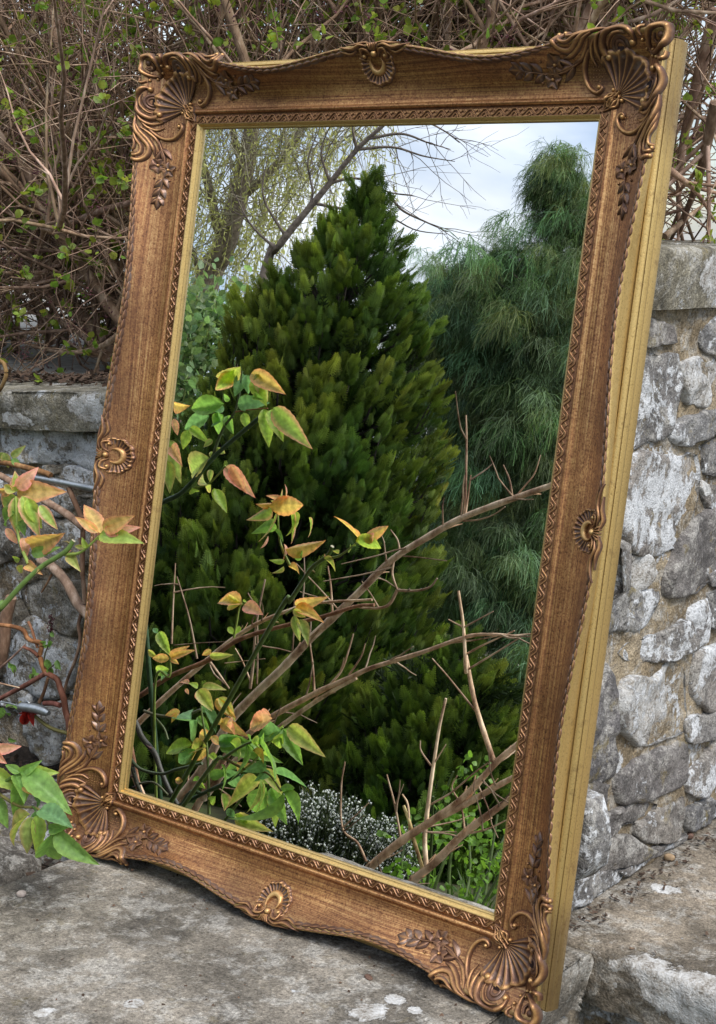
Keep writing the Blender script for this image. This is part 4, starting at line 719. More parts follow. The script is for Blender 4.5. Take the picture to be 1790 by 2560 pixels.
conifer('dark green conifer cut off by the left side of the mirror frame', (B_[0] - .1, B_[1] - .1, -.88), B_[2], lambda h: np.interp(h, [0, .3, .7, 1], [.45, .42, .28, .04]), 340, 9, YG * [.75, .85, 1.3], plume=(.14, .28), face=FACE)

# ---- thread-leaved cypress: drooping threads in heaps
def thread_tpl(n=30, seed=1):
    r = np.random.default_rng(seed); V, Fc, C = [], [], []
    for i in range(n):
        an = r.uniform(0, 2 * np.pi); d = np.array([math.cos(an), math.sin(an), 0]); L = r.uniform(.45, 1.); lift = r.uniform(.15, .75); drop = r.uniform(.25, .75); m = 6; pts = []; off = np.zeros(3)
        for k in range(m): t = k / (m - 1); off = off + r.normal(0, .030, 3); pts.append(d * (L * (.80 * t - .22 * t * t)) + np.array([0, 0, lift * t * 1.2 - (lift + drop) * t * t]) + off)
        c = r.uniform(.6, 1.3); pts = np.array(pts); side = [(pts, .0075)]
        for k in (2, 3, 4):
            for _ in range(2): dd = norm(pts[min(k + 1, 5)] - pts[k]) + r.normal(0, .55, 3); q = pts[k]; side.append((np.array([q, q + dd * .12, q + dd * .22 + [0, 0, -.07]]), .0065))
        for path, w in side:
            q = len(path); e = norm(np.cross(path[-1] - path[0], r.normal(size=3))); i0 = len(V)
            for k in range(q): ww = w * (1 - .5 * k / (q - 1)); V.extend([path[k] - e * ww, path[k] + e * ww]); cc = c * (.65 + .7 * k / (q - 1)); C.extend([[cc, cc, cc]] * 2)
            for k in range(q - 1): Fc.append([i0 + 2 * k, i0 + 2 * k + 1, i0 + 2 * k + 3, i0 + 2 * k + 2])
    return np.array(V), np.array(Fc), np.array(C)
tc_ = thing('thread_cypress', 'feathery blue green thread cypress on the right of the mirror view', 'conifer', behind(*DS(1250, 1800), dist=7.3) * [1, 1, 0] + [0, 0, -.88])
q = lambda x, y, d=5.6: behind(*DS(x, y), dist=d + 1.6)
base = np.array(tc_.location)
top = q(1262, 345); mid = q(1240, 900)
trunk_part(tc_, smooth_path([base, base * .5 + mid * .5 + [.05, 0, 0], mid, top], 12), np.linspace(.07, .008, 12), M['bark_dark'])
heaps = [((1255, 375), .075, 12, 5.6), ((1275, 430), .12, 24, 5.6), ((1215, 400), .05, 6, 5.6), ((1235, 440), .07, 10, 5.6), ((1300, 480), .10, 18, 5.6), ((1245, 505), .07, 12, 5.6), ((1330, 540), .12, 18, 5.7), ((1300, 610), .18, 34, 5.7), ((1200, 620), .16, 34, 5.6), ((1100, 620), .10, 16, 5.7), ((1130, 590), .08, 8, 5.7), ((1250, 690), .30, 60, 5.5), ((1060, 690), .22, 40, 5.7), ((1010, 720), .16, 24, 5.7), ((1040, 620), .09, 10, 5.7), ((1140, 720), .26, 44, 5.5), ((990, 660), .12, 14, 5.8), ((1000, 780), .20, 26, 5.9), ((1180, 830), .30, 46, 5.6), ((1070, 880), .26, 36, 5.8), ((1220, 960), .24, 42, 5.4), ((1130, 1020), .22, 26, 5.6), ((1060, 1060), .18, 16, 5.9), ((1180, 1180), .22, 36, 5.5), ((1060, 1210), .24, 34, 5.7), ((1090, 1300), .26, 44, 5.5), ((1170, 1330), .20, 28, 5.4), ((1030, 1360), .2, 22, 5.8), ((1180, 1480), .20, 24, 5.3), ((1130, 1590), .18, 20, 5.3), ((1190, 1640), .16, 14, 5.3), ((960, 1250), .2, 16, 6.0), ((985, 790), .16, 22, 5.9), ((1000, 880), .20, 26, 6.0), ((1010, 980), .20, 24, 6.0), ((1000, 1090), .2, 22, 6.0), ((1150, 900), .22, 26, 5.9), ((1230, 1080), .2, 22, 5.6), ((1150, 1110), .22, 22, 5.9)]
tpls = [thread_tpl(20, s) for s in (1, 2, 3)]; br = MB(); mb = MB()
for (px, py), r, n, d in heaps:
    c = q(px, py, d); ti = trunk_pt = None; axis_pt = base + (mid - base) * np.clip((c[2] - base[2] - .25) / (mid[2] - base[2]), 0, 1) if c[2] < mid[2] else mid + (top - mid) * np.clip((c[2] - mid[2] - .1) / (top[2] - mid[2]), 0, 1)
    tube(br, smooth_path([axis_pt, axis_pt * .5 + c * .5 + [0, 0, .06], c], 6), np.linspace(.014, .004, 6), 5, (1, 1, 1), cap=False)
    for k in range(max(2, n // 12)): tube(br, wander(axis_pt * .4 + c * .6, norm(rng.normal(size=3)) + norm(c - axis_pt), r * 1.3, 5, .3), np.linspace(.005, .0015, 5), 4, np.ones(3) * rng.uniform(.8, 1.6), cap=False)
    for s, tp in enumerate(tpls):
        m_ = max(1, int(n * .80)); off = rng.normal(0, .50, (m_, 3)) * r * 1.3 * [1, 1, .8]; T_ = c + off; Yd = np.column_stack([rng.normal(0, .25, m_), rng.normal(0, .25, m_), np.zeros(m_)]) + np.array([1, .2, 0]); an = rng.uniform(0, 6.28, m_)
        Ms = np.zeros((m_, 3, 3)); Ms[:, 0, 0] = np.cos(an); Ms[:, 0, 1] = -np.sin(an); Ms[:, 1, 0] = np.sin(an); Ms[:, 1, 1] = np.cos(an); Ms[:, 2, 2] = 1
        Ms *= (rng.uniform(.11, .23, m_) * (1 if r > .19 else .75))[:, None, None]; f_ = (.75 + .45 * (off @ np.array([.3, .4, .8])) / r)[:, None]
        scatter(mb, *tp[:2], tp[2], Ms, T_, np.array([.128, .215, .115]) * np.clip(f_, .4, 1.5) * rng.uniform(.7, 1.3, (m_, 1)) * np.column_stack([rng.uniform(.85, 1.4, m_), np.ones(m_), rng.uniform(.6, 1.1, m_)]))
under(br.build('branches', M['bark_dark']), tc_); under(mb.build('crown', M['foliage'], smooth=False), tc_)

# ---- weeping willow, far
W_ = lambda x, y, d=15.: behind(*DS(x, y), dist=d)
wl = thing('willow_tree', 'tall weeping willow with pale yellow green hanging shoots', 'tree', W_(445, 760) * [1, 1, 0] + [0, 0, -.9])
wb = np.array(wl.location)
limbs = [([wb, W_(448, 690), W_(500, 560), W_(545, 400), W_(565, 280), W_(590, 120)], .15, .05), ([W_(500, 560), W_(470, 430), W_(440, 300), W_(400, 120)], .05, .02), ([W_(530, 450), W_(620, 370), W_(700, 250), W_(760, 150)], .05, .02), ([W_(548, 390), W_(520, 280), W_(510, 120)], .04, .02), ([W_(460, 650), W_(430, 560), W_(400, 480)], .04, .015)]
tw = MB()
for P, a, b in limbs:
    P = smooth_path(P, 22); trunk_part(wl, P, np.linspace(a, b, 22), M['bark_dark'], 'trunk' if a > .1 else 'limb', tint=(2.6, 2.5, 2.2))
mb = MB(); lq = np.array([[0, 0, 0], [.14, .5, 0], [0, 1, 0], [-.14, .5, 0]]); T_, Y_, S_, C_ = [], [], [], []
for k in range(450):
    px = rng.uniform(300, 880); py = rng.uniform(130, 560); d = rng.uniform(13.8, 16.6)
    if px > 600 and py > 250 + (880 - px) * .9: continue
    p0 = W_(px, py, d); Ld = rng.uniform(.6, 1.9); Q = [p0]; dr = np.array([rng.normal(0, .25), rng.normal(0, .25), -.25])
    for i in range(9): dr = norm(dr + [0, 0, -.28] + rng.normal(0, .06, 3)); Q.append(Q[-1] + dr * Ld / 9)
    Q = np.array(Q); tube(mb, Q, np.linspace(.0035, .0018, 10), 3, np.array([.40, .37, .16]) * rng.uniform(.6, 1.2), cap=False)
    for i in range(int(Ld * 34)): t = rng.uniform(0, 8.99); j = int(t); T_.append(Q[j] + (t - j) * (Q[j + 1] - Q[j])); Y_.append(np.array([0, 0, -.7]) + rng.normal(0, .55, 3)); S_.append(rng.uniform(.035, .07)); C_.append(np.array([.46, .46, .17]) * rng.uniform(.6, 1.25))
    for i in range(2): tube(mb, wander(p0, rng.normal(size=3), .7, 4, .2), [.007, .005, .004, .003], 3, np.array([.36, .32, .2]) * .8, cap=False)
Ms = frames(np.array(Y_)) * np.array(S_)[:, None, None]; lf_ = MB(); scatter(lf_, lq, [[0, 1, 2, 3]], np.ones((4, 3)), Ms, np.array(T_), np.array(C_)); under(mb.build('hanging_twigs', M['stem']), wl); under(lf_.build('crown', M['foliage'], smooth=False), wl)
# ---- bare leaning tree between willow and conifer
bt = thing('bare_tree', 'bare grey tree leaning right across the sky in the mirror', 'tree', W_(560, 720, 11) * [1, 1, 0] + [0, 0, -.9]); b0 = np.array(bt.location); W2_ = lambda x, y: W_(x, y, 11.)
tw = MB(); lb = [([b0, W2_(585, 640), W2_(620, 560), W2_(665, 500), W2_(740, 410), W2_(800, 335), W2_(865, 275), W2_(960, 180)], .036, .010)]
for P in ([(740, 410), (800, 400), (870, 430), (930, 440)], [(800, 335), (880, 330), (950, 350), (1020, 362)], [(830, 310), (900, 300), (960, 320), (1010, 335)], [(700, 455), (780, 470), (860, 480), (930, 515), (1000, 525)], [(665, 500), (700, 440), (690, 360), (720, 280)], [(620, 560), (560, 500), (520, 420)], [(740, 410), (720, 340), (745, 270)], [(865, 275), (930, 265), (990, 290), (1030, 320)], [(800, 335), (790, 280), (800, 220)], [(640, 530), (590, 440), (600, 350)], [(870, 430), (900, 470), (960, 500), (1005, 520)]): lb.append(([W2_(*p_) for p_ in P], .012, .0025))
for P, a, b in lb:
    P = smooth_path(P, 20); R = np.linspace(a, b, 20); trunk_part(bt, P, R, M['bark_dark'], 'trunk' if a > .05 else 'branch', 6, (2.3, 2.2, 2.1))
    for k in range(int(6 if a < .05 else 12)):
        i = rng.integers(3, 19); Q = wander(P[i], norm(P[i] - P[i - 1]) + rng.normal(0, .6, 3), rng.uniform(.2, .7), 6, .15); tube(tw, Q, np.linspace(.0034, .0014, 6), 3, (1.5, 1.4, 1.3), cap=False)
        for z in range(2): tube(tw, wander(Q[rng.integers(2, 5)], norm(Q[-1] - Q[0]) + rng.normal(0, .5, 3), rng.uniform(.1, .3), 4, .15), [.0018, .0016, .0014, .001], 3, (1.5, 1.4, 1.3), cap=False)
tag(under(tw.build('twigs', M['bark_dark']), bt), kind='stuff')

# ---- leafy shrubs and low plants
def leafy(name, label, cat, base, pts, r, nleaf, size, col, stems=8, mat='leaf', up=.3, stemcol=(.16, .19, .06), spread=.5):
    t = thing(name, label, cat, base); mb, lf2 = MB(), MB(); T_, Y_, S_, C_ = [], [], [], []; base = np.asarray(base, float)
    for (c, rr, k) in pts:
        for i in range(max(1, k // 45)):
            e = c + rng.normal(0, .4, 3) * rr; tube(mb, smooth_path([base + rng.normal(0, .05, 3) * [1, 1, 0], base * .4 + e * .6 + rng.normal(0, .03, 3), e], 7), np.linspace(r, r * .3, 7), 5, np.array(stemcol) * rng.uniform(.7, 1.3), cap=False)
        for i in range(k): T_.append(c + rng.normal(0, .42, 3) * rr); Y_.append(rng.normal(0, .8, 3) + [0, 0, up]); S_.append(size * rng.uniform(.6, 1.3)); C_.append(np.array(col) * rng.uniform(.6, 1.45) * [rng.uniform(.85, 1.2), 1, 1])
    Ms = frames(np.array(Y_)) * np.array(S_)[:, None, None]; scatter(lf2, lv * [.8, 1, 1], lf, np.ones((7, 3)), Ms, np.array(T_), np.array(C_)); under(mb.build('stems', M['stem']), t); under(lf2.build('leaves', M[mat]), t); return t
P_ = lambda x, y, d: behind(*DS(x, y), dist=d)
b_ = P_(450, 1000, 8.4) * [1, 1, 0] + [0, 0, -.9]
leafy('leafy_shrub', 'pale green leafy shrub between the willow trunk and the tall conifer', 'shrub', b_, [(P_(455, 740, 8.4), .30, 420), (P_(420, 850, 8.3), .32, 520), (P_(490, 790, 8.5), .25, 300), (P_(450, 690, 8.5), .16, 120), (P_(390, 930, 8.3), .3, 300), (P_(500, 700, 8.6), .15, 80)], .010, 0, .055, (.17, .25, .12))
hx = [((1020, 2000), 3.9, 'rightmost'), ((980, 1960), 4.0, ''), ((1080, 1950), 4.1, '')]
def young_rose(label, feet, d, lean, n):
    b0 = P_(*feet, d) * [1, 1, 0] + [0, 0, -.86]; t = thing('young_rose_bush', label, 'shrub', b0, 'young roses in the mirror view'); mb, lf2 = MB(), MB(); T_, Y_, S_, C_ = [], [], [], []
    for k in range(n):
        f = b0 + rng.normal(0, .07, 3) * [1, 1, 0]; e = f + np.array([rng.normal(lean, .09), rng.normal(0, .09), rng.uniform(.16, .40)]); Q = smooth_path([f, f * .5 + e * .5 + rng.normal(0, .015, 3), e], 8); tube(mb, Q, np.linspace(.0052, .0026, 8), 6, np.array([.09, .13, .035]) * rng.uniform(.7, 1.3))
        for j in range(11):
            c = Q[rng.integers(2, 8)]; dr = norm(rng.normal(size=3) + [0, 0, .5]); 
            for q_ in range(5): T_.append(c + dr * (.012 + .011 * q_)); Y_.append(dr + rng.normal(0, .8, 3)); S_.append(rng.uniform(.013, .024)); C_.append(np.array([.13, .24, .035]) * rng.uniform(.7, 1.4))
    Ms = frames(np.array(Y_)) * np.array(S_)[:, None, None]; scatter(lf2, lv, lf, np.ones((7, 3)), Ms, np.array(T_), np.array(C_)); under(mb.build('canes', M['stem']), t); under(lf2.build('leaves', M['leaf']), t)
young_rose('fresh green young rose at the very bottom corner of the mirror view', (1090, 2000), 3.75, .0, 5); young_rose('fresh green young rose beside the white heather', (975, 1960), 3.95, .02, 4); young_rose('fresh green young rose in front of the short conifer', (1080, 1880), 4.3, .0, 6)
# grass tufts
n = 700; T_ = np.column_stack([rng.uniform(-1.6, -.4, n), rng.uniform(-3., -1.35, n), np.full(n, -.86)]); Yd = np.column_stack([rng.normal(0, .3, n), rng.normal(0, .3, n), np.ones(n)]); Ms = frames(Yd) * rng.uniform(.04, .13, n)[:, None, None]
mb = MB(); scatter(mb, np.array([[-.04, 0, 0], [.04, 0, 0], [.05, .55, .06], [-.01, 1, .2]]), [[0, 1, 2, 3]], np.ones((4, 3)), Ms, T_, np.array([.06, .11, .02]) * rng.uniform(.5, 1.5, (n, 1))); tag(mb.build('grass', M['leaf'], smooth=False), 'loose green grass blades on the garden floor', kind='stuff')
# heather
hb_ = P_(740, 1900, 4.25) * [1, 1, 0] + [0, 0, -.86]; ht = thing('heather_bush', 'low heather mound covered in tiny white flowers', 'heather', hb_); sh, fl = MB(), MB(); T_, Y_, S_ = [], [], []
for k in range(1900):
    px = rng.uniform(575, 935); py = rng.uniform(1765, 1985)
    if py < 1765 + abs(px - 690) * .28 + max(0, px - 780) * .25: continue
    p0 = P_(px, py, rng.uniform(4.05, 4.45)); 
    if p0[2] < -.84: continue
    f = hb_ * .3 + p0 * .7; f[2] = max(p0[2] - .16, -.86); e = p0 + rng.normal(0, .012, 3); Q = np.array([f, .5 * (f + e) + rng.normal(0, .006, 3), e]); tube(sh, Q, [.0022, .0020, .0012], 3, np.array([.045, .06, .025]) * rng.uniform(.5, 1.5), cap=False)
    for j in range(10): t = rng.uniform(0, 1); c = f + (e - f) * t; tube(sh, [c, c + rng.normal(0, .010, 3) + [0, 0, .012]], [.0016, .0006], 3, np.array([.05, .075, .03]) * rng.uniform(.5, 1.4), cap=False)
    if rng.random() < .85:
        for j in range(rng.integers(5, 14)): T_.append(e + (f - e) * rng.uniform(-.02, .42) + rng.normal(0, .004, 3)); Y_.append(rng.normal(size=3)); S_.append(rng.uniform(.0045, .0095))
n = len(T_); Ms = frames(np.array(Y_)) * np.array(S_)[:, None, None]; scatter(fl, bv, bf, np.ones((6, 3)), Ms, np.array(T_), np.array([.74, .76, .74]) * rng.uniform(.55, 1.1, (n, 1))); under(sh.build('shoots', M['foliage']), ht); tag(under(fl.build('flowers', M['petal']), ht), kind='stuff')
# added dark foliage far behind everything, darkening the gaps between the trees
bh = thing('gap_backdrop_hedge', 'added dark hedge backdrop that darkens the gaps behind the conifers', 'hedge', (-5, -8, -.9)); n = 5200
T_ = np.column_stack([rng.uniform(-14, 4, n), np.zeros(n), rng.uniform(-.9, .75, n)]); T_[:, 1] = -7.2 + .25 * (-T_[:, 0] - 5) * -1 + rng.normal(0, .22, n); Ms = frames(rng.normal(size=(n, 3)) + [0, 0, 1.2]) * rng.uniform(.18, .36, n)[:, None, None]
mb = MB(); scatter(mb, SPV2, SPF2, SPC2, Ms, T_, np.array([.022, .036, .014]) * rng.uniform(.5, 1.5, (n, 1))); under(mb.build('foliage', M['foliage'], smooth=False), bh)

# ================================================================== ROSE, PEELING SHRUB, CLIMBER BY THE MIRROR
def leaflet(L, W, fold=.25, curl=.35, seed=0, nu=9, nv=17):
    """serrated, folded leaflet from the origin along +y, face towards +z"""
    r = np.random.default_rng(seed); v = np.linspace(0, 1, nv); u = np.linspace(-1, 1, nu); w = W * 1.12 * (np.sin(np.pi * v ** .72) ** .80) * (1 - .30 * v ** 2)
    ser = 1 + .07 * (np.arange(nv) % 2) * (v > .12) * (v < .95); U, Vv = np.meshgrid(u, v); X = U * (w * np.where(np.abs(U).T == 1, ser, 1)).T if False else U * w[:, None] * np.where(np.abs(U) > .99, ser[:, None], 1)
    Z = np.abs(U) * w[:, None] * fold * 2 - curl * L * Vv ** 2 + .018 * L * np.sin(Vv * 30) * np.abs(U) * (1 - np.abs(U)) * 4 + r.normal(0, .003 * L, U.shape); Y = Vv * L * (1 - .12 * curl * Vv)
    return np.stack([X, Y, Z], -1).reshape(-1, 3), grid_faces(nv, nu), U.ravel(), Vv.ravel()
PAL = {'g': ((.17, .31, .08), (.22, .35, .08)), 'b': ((.15, .29, .13), (.17, .31, .13)), 'l': ((.30, .43, .09), (.40, .45, .10)), 'y': ((.38, .43, .11), (.56, .40, .18)), 'o': ((.58, .40, .14), (.72, .30, .17)), 'p': ((.60, .34, .22), (.78, .30, .27)), 'm': ((.32, .43, .11), (.76, .33, .28)), 'v': ((.25, .32, .10), (.44, .34, .16)), 'r': ((.22, .015, .012), (.30, .02, .015))}
leaf_cache = {}
def leaf_mesh(code, var, L, W):
    key = (code, var, round(L / .004), round(W / L / .06))
    if key not in leaf_cache:
        L0, W0 = round(L / .004) * .004, max(.15, round(W / L / .06) * .06) * round(L / .004) * .004
        V, Fc, U, v = leaflet(L0, W0, (.18, .45, .30)[var % 3], (.12, .30, .5)[var // 3 % 3], var + 10); a, b = (np.array(x_) * 1.12 for x_ in PAL[code]); e = np.clip((np.abs(U) - .55) / .4, 0, 1) * .85 + .40 * np.clip((v - .7) / .3, 0, 1)
        C = a + (b - a) * np.clip(e, 0, 1)[:, None]; vein = np.exp(-(U / .07) ** 2) * .35 + .18 * (np.abs(((v * 7 - np.abs(U) * 1.1) % 1) - .5) < .09); C = C * (1 + .5 * vein)[:, None]
        mb = MB(); mb.add(V, Fc, C); o = mb.build('leaf', M['leaf'], None, link=False); leaf_cache[key] = o.data; bpy.data.objects.remove(o)
    return leaf_cache[key]
nleaf = [0]
def put_leaf(parent, p0, p1, facing, code, var=None, wr=None, roll=0.):
    p0, p1 = np.asarray(p0, float), np.asarray(p1, float); L = np.linalg.norm(p1 - p0); nleaf[0] += 1
    var = int(rng.integers(0, 9)) if var is None else var; wr = .24 if wr is None else min(wr, .32) * .76
    R = frames(norm(p1 - p0)[None], (norm(facing) + rng.normal(0, .35, 3) * roll)[None])[0]
    o = bpy.data.objects.new('leaf', leaf_mesh(code, var, L, L * wr)); sc.collection.objects.link(o); o.parent = parent
    k = L / (round(L / .004) * .004); m = np.eye(4); m[:3, :3] = R * k; m[:3, 3] = p0 - np.array(wloc(parent)); o.matrix_local = Matrix(m.tolist()); return o
def wloc(o):
    v = Vector((0, 0, 0))
    while o: v += o.location; o = o.parent
    return v
def cane(par, P, R, col, name='cane', k=10, n=None, thorns=0):
    P = smooth_path(P, n or max(12, 6 * len(P))); R = np.interp(np.linspace(0, 1, len(P)), np.linspace(0, 1, len(np.atleast_1d(R))), np.atleast_1d(R)); c = np.asarray(col, float) * (1 + .25 * fbm(P, 40, 2, 5))[:, None]
    mb = MB(); tube(mb, P, R, k, c)
    for i in range(thorns):
        j = rng.integers(2, len(P) - 2); d = norm(np.cross(P[j + 1] - P[j], rng.normal(size=3))); tube(mb, [P[j], P[j] + d * R[j] * 2.2, P[j] + d * R[j] * 3.4 - norm(P[j + 1] - P[j]) * R[j]], [R[j] * .75, R[j] * .35, .0001], 5, np.asarray(col) * [1.5, .7, .8], cap=False)
    return under(mb.build(name, M['stem']), par)
GREEN, LIME, OLIVE, RED = (.115, .19, .042), (.27, .36, .07), (.17, .15, .045), (.15, .05, .045)
rose = thing('rose_bush', 'pruned rose with green canes and young green and pink leaves, lower left of the mirror', 'rose', (-.62, -.42, -.70))
def F_(z, w): return lambda x, y: infront(*z(x, y), w)
fa = F_(L1, .243)
# cane A with its cut tip, seen directly in front of the frame's left side
A1 = [behind(*Z3(-60, 1050), a=.40), behind(*Z3(50, 1000), a=.36)]; A2 = [infront(*L2(-120, 700), .27), infront(*L2(0, 605), .268), infront(*L2(250, 330), .26), infront(*L2(450, 150), .252), infront(*L2(690, 0), .246), infront(*L1(780, 1925), .243)]
ca = cane(rose, [np.array([-.66, -.47, -.74]), .5 * (A2[0] + np.array([-.66, -.47, -.74])) + [0, -.02, .04]] + A2, [.0042, .0036, .0031, .0030], GREEN, n=46, thorns=4)
tip = A2[-1]; mb = MB(); th = np.linspace(0, 2 * np.pi, 10, endpoint=False); ax_ = norm(A2[-1] - A2[-2]); e1 = norm(np.cross(ax_, [0, 0, 1])); e2 = np.cross(ax_, e1); ring = tip + ax_ * .0006 + .0029 * (np.cos(th)[:, None] * e1 + np.sin(th)[:, None] * e2); mb.add(np.vstack([tip + ax_ * .0006, ring]), [[0, i + 1, (i + 1) % 10 + 1] for i in range(10)], (.55, .52, .36)); o = mb.build('cut_end', M['stem'], ca); o.location = -wloc(ca)
sa = cane(rose, [fa(300, 2165), fa(225, 1980), fa(185, 1800), fa(168, 1450)], [.0024, .0019, .0014], LIME, 'shoot'); TOC = CAM - fa(200, 1600)
for (x0, y0, x1, y1, c, w) in ((172, 1400, 165, 1185, 'm', .3), (185, 1370, 365, 1185, 'p', .30), (185, 1415, 560, 1385, 'o', .26), (165, 1400, 25, 1330, 'y', .3), (165, 1440, -70, 1610, 'm', .30), (172, 1450, 190, 1910, 'm', .24), (235, 1445, 425, 1890, 'm', .26), (290, 1470, 445, 1810, 'l', .24), (420, 1545, 600, 1800, 'm', .26), (160, 1620, -60, 1740, 'g', .28), (205, 1715, 265, 1860, 'g', .3), (60, 1790, 195, 1965, 'p', .2), (310, 1960, 645, 1890, 'o', .26), (335, 2060, 555, 2010, 'g', .27), (180, 1330, 40, 1250, 'p', .26), (240, 1890, 310, 2080, 'p', .3), (210, 2110, 90, 2130, 'l', .2), (290, 2180, 380, 2230, 'o', .35), (240, 2180, 170, 2300, 'y', .3), (130, 1380, -40, 1400, 'o', .26)):
    o1 = infront(*L1(x0, y0), .243 + rng.normal(0, .004)); o2 = infront(*L1(x1, y1), .243 + rng.normal(0, .007)); put_leaf(sa, o1, o2, TOC, c, wr=w, roll=.7)
sb = cane(rose, [fa(690, 2070), fa(830, 2055), fa(930, 1990), fa(1055, 1870)], [.0022, .0016, .0013], LIME, 'shoot')
for (x0, y0, x1, y1, c, w) in ((1070, 1840, 890, 1495, 'o', .24), (1045, 1835, 785, 1655, 'o', .17), (1095, 1800, 1400, 1668, 'o', .22), (1110, 1815, 1408, 1810, 'p', .2), (1060, 1850, 1350, 1850, 'l', .2), (920, 1995, 870, 1900, 'l', .3), (900, 1990, 780, 1980, 'y', .26), (745, 2070, 790, 2180, 'y', .4), (680, 2060, 760, 2020, 'p', .4), (1030, 1890, 1080, 1920, 'l', .3)):
    put_leaf(sb, infront(*L1(x0, y0), .243 + rng.normal(0, .003)), infront(*L1(x1, y1), .243 + rng.normal(0, .007)), TOC, c, wr=w, roll=.6)
# leaf cluster before the lower left corner
fb = F_(L8, .21); sbz = cane(rose, [np.array([-.62, -.44, -.72]), fb(-260, 1300), fb(-60, 1110), fb(100, 990), fb(225, 925)], [.004, .003, .0022, .0018], GREEN, 'shoot', n=30)
sc2 = cane(rose, [fb(-60, 1110), fb(180, 1260), fb(390, 1300), fb(535, 1515)], [.0024, .0018, .0014], OLIVE, 'shoot'); TOC = CAM - fb(300, 1300)
for (x0, y0, x1, y1, c, w) in ((235, 925, 705, 1275, 'g', .25), (205, 945, 180, 1425, 'g', .24), (215, 925, 560, 925, 'l', .2), (200, 930, 50, 845, 'g', .3), (200, 925, 390, 840, 'g', .24), (400, 1300, 712, 1445, 'b', .25), (365, 1350, 430, 1745, 'l', .23), (315, 1370, 232, 1785, 'v', .2), (300, 1345, 0, 1605, 'y', .22), (555, 1525, 912, 1885, 'g', .21), (525, 1535, 430, 2010, 'g', .23), (490, 1500, 680, 1475, 'g', .24), (265, 1020, 385, 1165, 'o', .3), (415, 1180, 270, 1265, 'b', .34), (-40, 930, 155, 1095, 'l', .3), (-60, 1180, 60, 1460, 'g', .3), (-80, 700, 212, 672, 'p', .2), (-80, 730, 60, 835, 'p', .28), (370, 1300, 310, 1360, 'b', .4), (150, 960, 270, 1120, 'g', .3)):
    put_leaf(sbz if y0 < 1200 else sc2, infront(*L8(x0, y0), .21 + rng.normal(0, .004)), infront(*L8(x1, y1), .21 + rng.normal(0, .008)), TOC, c, wr=w, roll=.7)
# ---- shoots of the same rose that only the mirror shows (they stand left of the picture)
def M_(z, a): return lambda x, y, da=0.: behind(*z(x, y), a=a + da)
mc = M_(Z2, .36); cc = cane(rose, [np.array([-.64, -.60, -.70]), mc(-140, 1180), mc(20, 1060), mc(150, 990), mc(320, 800), mc(420, 700), mc(680, 480)], [.0045, .0042, .0038, .0036], (.05, .10, .045), n=44)
cs = cane(rose, [mc(345, 770), mc(420, 570), mc(510, 430), mc(550, 180)], [.0026, .0022, .0015], (.10, .14, .05), 'shoot'); cs2 = cane(rose, [mc(500, 455), mc(600, 440), mc(720, 430)], [.0012, .001], (.30, .14, .05), 'shoot'); cs3 = cane(rose, [mc(215, 965), mc(330, 930), mc(440, 815)], [.0018, .0014], LIME, 'shoot')
TOV = VC * 1.0; VCR = VC - 2 * ((VC @ Mw) - GLASS) * Mw
def back_to(p): H = VC - p; return H                       # towards the virtual eye = away from it in the mirror
def mleaf(par, z, a, rows, roll=.7):
    for (x0, y0, x1, y1, c, w) in rows:
        p0, p1 = behind(*z(x0, y0), a=a + rng.normal(0, .006)), behind(*z(x1, y1), a=a + rng.normal(0, .009)); put_leaf(par, p0, p1, norm(VC - p0), c, wr=w, roll=roll)
mleaf(cs, Z2, .36, ((535, 165, 335, 335, 'm', .26), (540, 150, 360, 250, 'y', .27), (555, 200, 500, 350, 'b', .32), (575, 205, 600, 340, 'b', .3), (610, 195, 830, 325, 'o', .2), (640, 200, 730, 400, 'v', .2), (620, 240, 700, 390, 'l', .3), (520, 400, 690, 385, 'b', .3), (430, 400, 178, 432, 'g', .2), (425, 475, 330, 620, 'g', .32), (690, 435, 740, 690, 'l', .26), (760, 425, 955, 665, 'm', .25), (740, 440, 820, 640, 'l', .24), (330, 480, 140, 572, 'b', .2), (190, 575, 150, 708, 'l', .3), (200, 560, 320, 645, 'l', .22), (330, 760, 105, 890, 'v', .25), (560, 460, 590, 580, 'l', .3), (450, 480, 480, 595, 'g', .3), (60, 640, 110, 900, 'v', .22), (45, 780, 70, 1000, 'v', .2), (430, 430, 340, 440, 'b', .3), (410, 520, 340, 490, 'b', .3), (470, 370, 380, 345, 'g', .26), (620, 350, 690, 370, 'g', .3), (95, 400, 178, 425, 'o', .25), (90, 500, 125, 620, 'p', .26), (70, 690, 120, 760, 'p', .4), (350, 640, 290, 690, 'v', .4), (380, 690, 440, 750, 'v', .3), (340, 720, 360, 780, 'v', .5)))
mleaf(cs3, Z2, .36, ((440, 820, 600, 985, 'p', .2), (475, 815, 552, 990, 'p', .2), (370, 970, 450, 1125, 'l', .22), (360, 965, 400, 1090, 'l', .2), (340, 940, 240, 945, 'y', .3), (215, 965, 255, 1035, 'l', .3), (340, 840, 330, 920, 'v', .4)))
md = M_(Z3, .34); cd1 = cane(rose, [np.array([-.60, -.50, -.78]), md(330, 1650), md(480, 1560), md(600, 1500), md(720, 1430)], [.0036, .003, .0026], (.06, .10, .04), n=28)
cd2 = cane(rose, [md(515, 1700), md(510, 1450), md(500, 1240), md(470, 1050), md(450, 860)], [.0026, .002, .0014], (.16, .22, .06), 'shoot'); cd3 = cane(rose, [md(620, 1740), md(760, 1560), md(850, 1440), md(870, 1400)], [.0022, .0015], GREEN, 'shoot'); cd4 = cane(rose, [md(640, 1480), md(800, 1360), md(930, 1210), md(1010, 1120)], [.0022, .0018, .0013], LIME, 'shoot')
